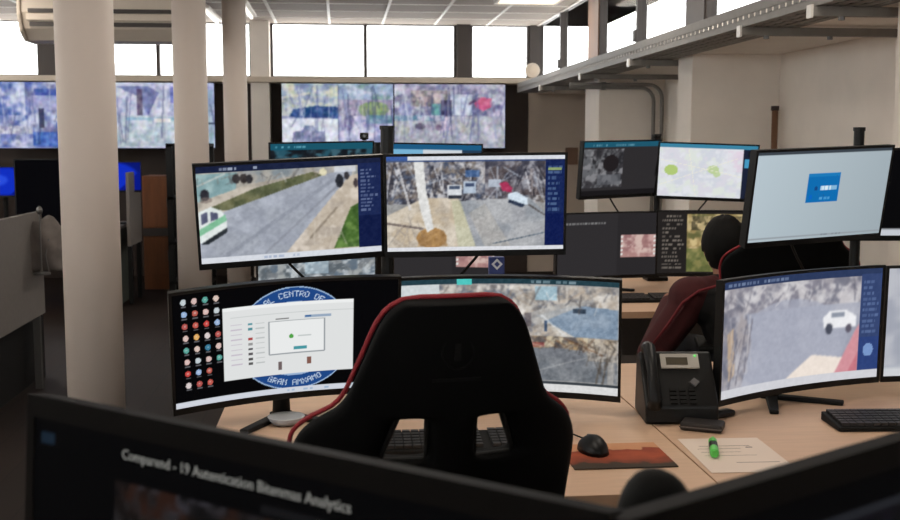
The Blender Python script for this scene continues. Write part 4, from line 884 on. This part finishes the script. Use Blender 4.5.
# ================================================================== PERSON AT THE SECOND ROW
def person():
    t = thing('person', 'person with short dark hair in a dark red and black jacket, seen from behind', 'person', (1.66, 4.55, 0))
    skin = mat('skin', (150, 104, 82), .6, var=.04)
    hip = Vector((1.74, 4.40, .61)); chest = Vector((1.67, 4.47, .78)); neck = Vector((1.635, 4.52, .93)); head = Vector((1.635, 4.56, 1.06))
    shl = Vector((1.46, 4.47, .855)); shr = Vector((1.86, 4.45, .855)); ell_ = Vector((1.30, 4.46, .62)); elr = Vector((1.98, 4.62, .66))
    hl_ = Vector((1.52, 4.93, .79)); hr = Vector((1.84, 4.95, .785))
    b = MB()
    b.cap(hip, chest, .13, .14); b.cap(chest, neck, .11, .055); b.cap(neck, head + Vector((0, -.02, -.05)), .052, .055)
    b.ell(head, (.074, .095, .112), 20, 14); b.ell(head + Vector((0, .05, -.055)), (.05, .05, .055), 14, 10)
    b.ell(head + Vector((0, .1, -.015)), (.012, .016, .02), 8, 6); b.ell(head + Vector((0, .088, -.06)), (.022, .012, .008), 8, 6)
    for s in (-1, 1): b.ell(head + Vector((s * .077, -.005, -.012)), (.012, .02, .032), 10, 8); b.ell(head + Vector((s * .03, .084, .012)), (.013, .01, .009), 8, 6)
    b.cap(chest, shl, .09, .06); b.cap(chest, shr, .09, .06)
    for sh, el, ha, s in ((shl, ell_, hl_, -1), (shr, elr, hr, 1)):
        b.cap(sh, el, .055, .042); b.cap(el, ha, .041, .027)
        d = (ha - el).normalized(); d.z = 0; d.normalize(); sd = Vector((d.y, -d.x, 0)); palm = ha + d * .05
        b.cap(ha, palm, .026, .026); b.cap(ha + sd * .018, palm + sd * .022, .018, .016); b.cap(ha - sd * .018, palm - sd * .022, .018, .016)
        for q, (off, ln) in enumerate(((-.033, .06), (-.011, .075), (.011, .078), (.033, .066))):
            k = palm + sd * off * .9 + d * .015; k2 = k + d * ln * .5 + Vector((0, 0, .006)); k3 = k2 + d * ln * .5 + Vector((0, 0, -.018)); b.cap(k, k2, .0095, .009, 8); b.cap(k2, k3, .009, .0075, 8)
        k = ha - sd * (s * .03) + d * .02; k2 = k - sd * (s * .022) + d * .035; b.cap(k, k2, .012, .01, 8); b.cap(k2, k2 + d * .03, .01, .008, 8)
    knees = []
    for s in (-1, 1):
        h = hip + Vector((s * .09, 0, -.03)); kn = Vector((1.70 + s * .14, 4.84, .575)); an = Vector((1.70 + s * .15, 4.80, .1))
        b.cap(h, kn, .085, .058); b.cap(kn, an, .055, .036); b.cap(an + Vector((0, -.03, -.05)), an + Vector((0, .15, -.06)), .036, .03)
    o = b.build('body', skin, t, world=True, smooth=True)
    r = o.modifiers.new('remesh', 'REMESH'); r.mode = 'VOXEL'; r.voxel_size = .0075; r.use_smooth_shade = True
    sm = o.modifiers.new('smooth', 'SMOOTH'); sm.iterations = 3
    def cloth(name, caps, m):
        q = MB()
        for a in caps: q.cap(*a)
        c = q.build(name, m, t, world=True, smooth=True); r = c.modifiers.new('remesh', 'REMESH'); r.mode = 'VOXEL'; r.voxel_size = .011; r.use_smooth_shade = True
        sm = c.modifiers.new('smooth', 'SMOOTH'); sm.iterations = 5; return c
    black = mat('black_jacket', (10, 9, 9), .9, var=.15)
    cloth('jacket', [(hip + Vector((0, 0, -.02)), chest, .16, .165), (chest, neck + Vector((0, 0, -.03)), .14, .075), (chest, shl, .115, .08), (chest, shr, .115, .08)], black)
    for sh, el, ha, s in ((shl, ell_, hl_, -1), (shr, elr, hr, 1)):
        cloth('jacket_sleeve', [(sh + Vector((-s * .02, 0, .012)), el, .082, .066), (el, el + (ha - el) * .9, .064, .042), (neck + Vector((s * .055, -.01, -.035)), sh, .055, .094)], M_DRED)
    for s in (-1, 1):
        h = hip + Vector((s * .09, 0, -.03)); kn = Vector((1.70 + s * .14, 4.84, .575)); an = Vector((1.70 + s * .15, 4.80, .1))
        cloth('trouser_leg', [(h, kn, .1, .07), (kn, an, .068, .052)], mat('dark_trousers', (30, 30, 36), .9))
        q = MB().cap(an + Vector((0, -.03, -.052)), an + Vector((0, .16, -.058)), .044, .038); q.v = [(x, y, max(z, .003)) for x, y, z in q.v]; q.build('shoe', M_BLACK, t, world=True, smooth=True)
    MB().tube([(1.60, 4.40, .935), (1.54, 4.385, .915), (1.47, 4.375, .90), (1.40, 4.375, .85), (1.34, 4.375, .76), (1.27, 4.39, .66)], .006, 8).build('jacket_piping', mat('dull_red_piping', (104, 20, 27), .8), t, world=True, smooth=True)
    # hair: a cap over crown and nape
    hb = MB().ell((0, 0, 0), (.094, .11, .13), 40, 28)
    keep = []
    cen = Vector((0, -.006, .012))
    for f in hb.f:
        c = sum((Vector(hb.v[i]) for i in f), Vector()) / len(f)
        if c.y > .045 and c.z < .045: continue
        if c.z < -.07 and c.y > -.03: continue
        if abs(c.x) > .07 and c.z < -.03 and c.y > -.02: continue
        if c.z < -.1: continue
        keep.append(f)
    hb.f = keep; rr = random.Random(4); hb.v = [tuple(head + cen + Vector(v) * (1 + rr.uniform(-.02, .02))) for v in hb.v]
    ho = hb.build('hair', mat('dark_hair', (9, 7, 6), .75, var=.3, scale=60, bump=.5, stretch=(1, 1, .2), spec=.2), t, world=True, smooth=True)
    so = ho.modifiers.new('thick', 'SOLIDIFY'); so.thickness = .018; so.offset = -1
    return t
person()
racing_chair('dark racing chair with red piping behind the seated person', 1.84, 4.42, -14, 0.06, holes=False)

# ================================================================== VIDEO WALL
def tv(label, x0, x1, z0, z1, cv, Y=YB - .36):
    t = thing('wall_television', label, 'television', ((x0 + x1) / 2, Y, z0), group='wall televisions under the back windows')
    w = x1 - x0; h = z1 - z0
    MB().bx(-w / 2, w / 2, 0, .05, 0, h).build('housing', M_BLACK, t, bevel=.004)
    s = screen_mesh('screen', cv, w - .012, h - .012, t, -.001, None, h / 2)
    MB().bx(-w * .2, w * .2, .05, YB - .04 - Y, h * .25, h * .75).build('wall_mount', M_STEEL, t)
YT = YB - .36
zt, zb = aty(390, 83.5, YT).z, aty(390, 148.5, YT).z
def Xt(px): return aty(px, 115, YT).x
xs = [Xt(281.5), Xt(394), Xt(505.5)]
tv('video wall screen with a green bush and harbour views, left of the right pair', xs[0], xs[1] - .002, zt - (zt - zb), zt, pic_tv(2))
tv('video wall screen with a pink figure, rightmost on the back wall', xs[1], xs[2], zb, zt, pic_tv(3))
xl = [Xt(-8), Xt(103.5), Xt(215)]
tv('video wall screen with deep blue views at the left photo edge', xl[0], xl[1] - .002, zb, zt, pic_tv(0))
tv('video wall screen with pale blue views seen between the columns', xl[1], xl[2], zb, zt, pic_tv(1))

# ================================================================== CABLE TRAY ON THE RIGHT
tr = thing('cable_tray', 'long perforated grey steel cable tray under the right windows', 'cable tray', (2.0, 8, 2.08))
Y0, Y1 = .6, YB - .4
MB().bx(2.0, 2.004, Y0, Y1, 2.08, 2.116).bx(2.0, 2.004, Y0, Y1, 2.134, 2.18).bx(2.0, 2.02, Y0, Y1, 2.18, 2.184).build('side_rail', M_TRAY, tr, world=True)
tie = MB()
y = Y0
while y < Y1: tie.bx(2.0, 2.004, y, y + .048, 2.112, 2.138); y += .075
tie.build('slot_bridge', M_TRAY, tr, world=True, kind='stuff')
bt = MB()
for i in range(5): bt.bx(2.004 + i * .06, 2.044 + i * .06, Y0, Y1, 2.08, 2.083)
y = Y0
while y < Y1: bt.bx(2.004, 2.285, y, y + .05, 2.0832, 2.086); y += .1
bt.build('perforated_bottom', M_TRAY, tr, world=True, kind='stuff')
MB().bx(2.285, 2.289, Y0, Y1, 2.08, 2.18).build('side_rail', M_TRAY, tr, world=True)
cb = MB()
for i, (x, z, r) in enumerate(((2.07, 2.1, .012), (2.12, 2.103, .015), (2.17, 2.1, .011), (2.22, 2.102, .014))): cb.tube([(x + .006 * sin(q * 1.7 + i), Y0 + .1 + q * (Y1 - Y0 - .2) / 30, z) for q in range(31)], r, 6)
cbo = cb.build('cable_bundle', M_BLACKM, world=False); tag(cbo, 'black cable bundle lying inside the steel cable tray', 'cables')
cbo['kind'] = 'stuff'
for Y, lab in ((4.55, 'nearest grey strut bracket holding the cable tray'), (5.38, 'grey strut bracket reaching across the nearest alcove to the wall'), (7.5, 'grey strut bracket under the tray beside the middle alcove pillar'), (9.05, 'grey strut bracket with conduits bending down the far alcove'), (10.9, 'farthest grey strut bracket under the cable tray')):
    t = thing('strut_bracket', lab, 'bracket', (2.0, Y, 2.03), group='strut brackets under the cable tray')
    MB().bx(1.985, XA, Y - .02, Y + .02, 2.038, 2.044).bx(1.985, XA, Y - .02, Y - .016, 2.044, 2.078).bx(1.985, XA, Y + .016, Y + .02, 2.044, 2.078).build('channel', M_TRAY, t, world=True)
    MB().bx(1.975, 1.985, Y - .024, Y + .024, 2.03, 2.085).build('end_cap', mat('bright_zinc', (214, 210, 204), .4, metal=.3), t, world=True)
    for x in (2.12, 2.45): MB().cyl((x, Y, 2.022), (x, Y, 2.04), .014, n=6).build('bolt', M_STEEL, t, world=True)
for dx, lab in ((0, 'left one of two conduit pipes bending down the far alcove pillar'), (.07, 'right one of two conduit pipes bending down the far alcove pillar')):
    pts = [(2.02, 9.6, 2.0)] + [(2.66 + dx + .12 * sin(a), 9.6, 1.88 + .12 * cos(a) - 0) for a in np.linspace(0, pi / 2, 8)] + [(2.78 + dx, 9.6, .0)]
    pts = [(px_, py_ + .04 - dx * .3, pz_ + dx * .35 if pz_ > .1 else pz_) for px_, py_, pz_ in pts]
    t = thing('conduit_pipe', lab, 'pipe', (2.78 + dx, 9.6, 0), group='conduit pipes by the far alcove')
    MB().tube(pts, .016, 10).build('pipe', M_TRAY, t, world=True, smooth=True)
    MB().cyl((2.3, pts[0][1], pts[0][2]), (2.34, pts[0][1], pts[0][2]), .022).build('coupling', M_STEEL, t, world=True)
# pole leaning in the alcove corner and a sensor by the corner post
p = atx(776, 106, XA - .05)
wp_ = thing('wooden_pole', 'brown wooden pole standing in the alcove corner', 'pole', (XA - .06, 7.0, 0))
MB().cyl((0, 0, 0), (0, 0.02, 1.72), .022, .02, n=12).build('shaft', mat('aged_brown_wood', (116, 84, 62), .6), wp_, smooth=True); MB().cyl((0, .02, 1.72), (0, .02, 1.75), .026, n=12).build('tip', M_DARKW, wp_)
p = aty(533.5, 70, YB - .12)
sn = thing('wall_sensor', 'round cream wall sensor on the dark corner post', 'sensor', (p.x, YB - .02, p.z))
MB().cyl((0, 0, 0), (0, -.05, 0), .085, n=28).build('case', M_WHITEP, sn, bevel=.008); MB().cyl((0, -.05, 0), (0, -.06, 0), .05, n=24).build('dome', M_BEAM, sn, bevel=.004)
p = aty(571, 156, YB)
sw = thing('wall_box', 'small brown junction box on the back wall beside the monitors', 'junction box', (p.x, YB, p.z))
MB().bx(-.07, .07, -.07, 0, -.1, .1).build('case', mat('brown_box', (120, 92, 74), .6), sw, bevel=.008); MB().bx(-.05, .05, -.075, -.07, -.08, .08).build('lid', MATS['brown_box'], sw)
# air conditioner under the ceiling
YA = 9.6
a0 = aty(22, 30, YA); a1 = aty(188, 30, YA)
ac = thing('air_conditioner', 'long cream ceiling air conditioner behind the nearest columns', 'air conditioner', (a0.x, YA, ZC - .009))
Ln = a1.x - a0.x; zt_ = 0; zb_ = aty(100, 38, YA).z - ZC
prof = [(0, zt_), (-.02, zb_ * .55), (.04, zb_ * .82), (.16, zb_), (.5, zb_), (.62, zb_ * .7), (.66, zt_)]
MB().prism(prof, 0, Ln, 'x').build('casing', M_WHITEP, ac, bevel=.012)
for v, yo in ((.53, -.024), (.75, .012)):
    MB().bx(.06, Ln - .06, yo - .008, yo + .02, zb_ * v - .017, zb_ * v + .017).build('louvre_slot', M_FRAME, ac)
MB().bx(.04, Ln - .04, -.028, .0, zb_ * .69, zb_ * .58).build('louvre', M_WHITEP, ac, bevel=.004)
MB().prism([(-.03, zt_), (-.04, zb_ * .6), (.02, zb_ * .88), (.16, zb_ - .01), (.5, zb_ - .01), (.66, zt_)], -.03, 0, 'x').build('end_cap', M_WHITEP, ac, bevel=.01)

# ================================================================== LEFT BACKGROUND WORKSTATIONS
t = thing('office_desk', 'dim grey desk behind the left partition panel', 'desk', (-2.6, 6.7, 0))
MB().bx(-.74, .72, -.9, .6, .71, .74).build('desktop', mat('grey_desktop', (120, 114, 110), .6), t)
for sx in (-1, 1):
    for sy in (-.85, .55): MB().bx(sx * .66 - .02, sx * .66 + .02, sy - .02, sy + .02, 0, .71).build('leg', M_BLACK, t)
MB().bx(.64, .68, -.82, .52, .02, .5).build('side_panel', M_BLACKM, t)
pt = thing('desk_partition', 'grey partition panel at the left photo edge', 'partition', (-1.86, 6.2, 0), group='grey desk partitions')
MB().bx(-.015, .015, -.75, .84, .45, 1.09).build('panel', M_GPANEL, pt, bevel=.004)
for y in (-.6, .7): MB().bx(-.02, .02, y - .02, y + .02, 0, .45).build('post', M_STEEL, pt)
t = thing('office_desk', 'dim dark desk beside the far grey partition', 'desk', (-2.8, 10.7, 0))
MB().bx(-.75, .75, -.5, .5, .71, .74).build('desktop', MATS['grey_desktop'], t)
MB().bx(.70, .74, -.45, .45, 0, .71).build('side_panel', mat('dim_green_grey', (70, 76, 70), .7), t); MB().bx(-.74, -.7, -.45, .45, 0, .71).build('side_panel', MATS['dim_green_grey'], t)
pt = thing('desk_partition', 'far grey partition panel between the two nearest columns', 'partition', (-1.97, 10.6, 0), group='grey desk partitions')
MB().bx(-.015, .015, -.1, .5, .55, 1.24).build('panel', M_GPANEL, pt, bevel=.004)
for y in (-.05, .4): MB().bx(-.02, .02, y - .02, y + .02, 0, .55).build('post', M_BLACK, pt)
def blue_monitor(key, label, pos, yaw, w=.54, h=.32): monitor(key, label, pos, yaw, 0, 0, w, h, pic_blue(), None, 'flat', 'monitors with a blue screen')
p = aty(3, 182, 10.75); blue_monitor('B1', 'monitor with a bright blue screen at the left photo edge', (p.x, 10.75, p.z), 6, .54, .29)
p = aty(112, 177, 10.75); blue_monitor('B2', 'monitor with a bright blue screen half hidden by the nearest column', (p.x, 10.75, p.z), 8, .54, .29)
# dark monitor backs / equipment on the left desk
p = aty(48, 178, 7.15); t = monitor('B3', 'dark switched off monitor beside the nearest column', (p.x, 7.15, 1.2), -4, 0, 0, .42, .42, Cv(20, 12, (5, 5, 8)), None, 'flat')
p = aty(47, 240, 6.9)
bg_ = thing('cloth_bundle', 'crumpled pale grey cloth bundle on the left desk', 'cloth', (p.x, 6.85, DZ + .001))
b = MB().ell((0, 0, 0), (.15, .1, .2), 28, 18); rr = random.Random(9)
b.v = [(x * (1 + .12 * sin(9 * z / .2 + 5 * x) + .08 * sin(40 * x)), y * (1 + .2 * sin(30 * x + 8 * z)), max(0, (z + .12) * (1 + .06 * sin(50 * x)))) for x, y, z in b.v]
b.build('cloth', mat('pale_grey_cloth', (112, 104, 99), .9, var=.2, scale=14, bump=.5), bg_, smooth=True)
b = MB().tube([(.05, -.1, .2), (.03, -.115, .1), (.045, -.11, .0)], .006, 6).build('drawstring', M_STEEL, bg_)
p = aty(40, 228, 6.6)
mk = thing('desk_microphone', 'small microphone on a thin stem on the left desk', 'microphone', (p.x - .005, 6.62, DZ + .001))
MB().cyl((0, 0, 0), (0, 0, .012), .05, n=20).cyl((0, 0, .012), (0, 0, .36), .005).build('stem', M_STEEL, mk); MB().ell((0, 0, .375), (.018, .018, .026), 14, 10).build('head', M_STEEL, mk, smooth=True)
# wooden cabinet and black rack frame below the video wall
YC = 11.6
x0, x1 = aty(143, 220, YC).x, aty(172, 220, YC).x
zt2 = aty(160, 176, YC).z
cbn = thing('wooden_cabinet', 'orange brown wooden cabinet beyond the far grey partition', 'cabinet', ((x0 + x1) / 2, YC, 0))
hw = (x1 - x0) / 2
MB().bx(-hw, hw, .0, .5, 0, zt2).build('body', M_WOOD, cbn, bevel=.004)
for z0_, z1_ in ((.16, zt2 * .5 - .04), (zt2 * .5 + .06, zt2 - .02)):
    d_ = MB().bx(-hw + .01, hw - .01, -.018, 0, z0_, z1_).build('door', M_WOOD, cbn, bevel=.003)
    MB().cyl((hw - .04, -.03, (z0_ + z1_) / 2 - .05), (hw - .04, -.03, (z0_ + z1_) / 2 + .05), .006).build('handle', M_STEEL, d_)
MB().bx(-hw, hw, -.02, 0, zt2 * .5 - .03, zt2 * .5 + .05).build('rail', M_FRAME, cbn)
x2 = aty(171, 220, 11.2).x
rk = thing('black_rack', 'tall black steel rack between the cabinet and the middle column', 'rack', (x2 + .06, 11.2, 0))
for sx in (-.06, .3):
    for sy in (0, .4): MB().bx(sx - .03, sx + .03, sy - .03, sy + .03, 0, 1.5).build('post', M_BLACK, rk)
for z in (.1, .5, .95, 1.48): MB().bx(-.09, .33, -.03, .43, z, z + .03).build('shelf', M_BLACK, rk)
for z in (.131, .531): MB().bx(-.02, .26, .03, .38, z, z + .26).build('equipment_box', M_BLACKM, rk, bevel=.006)
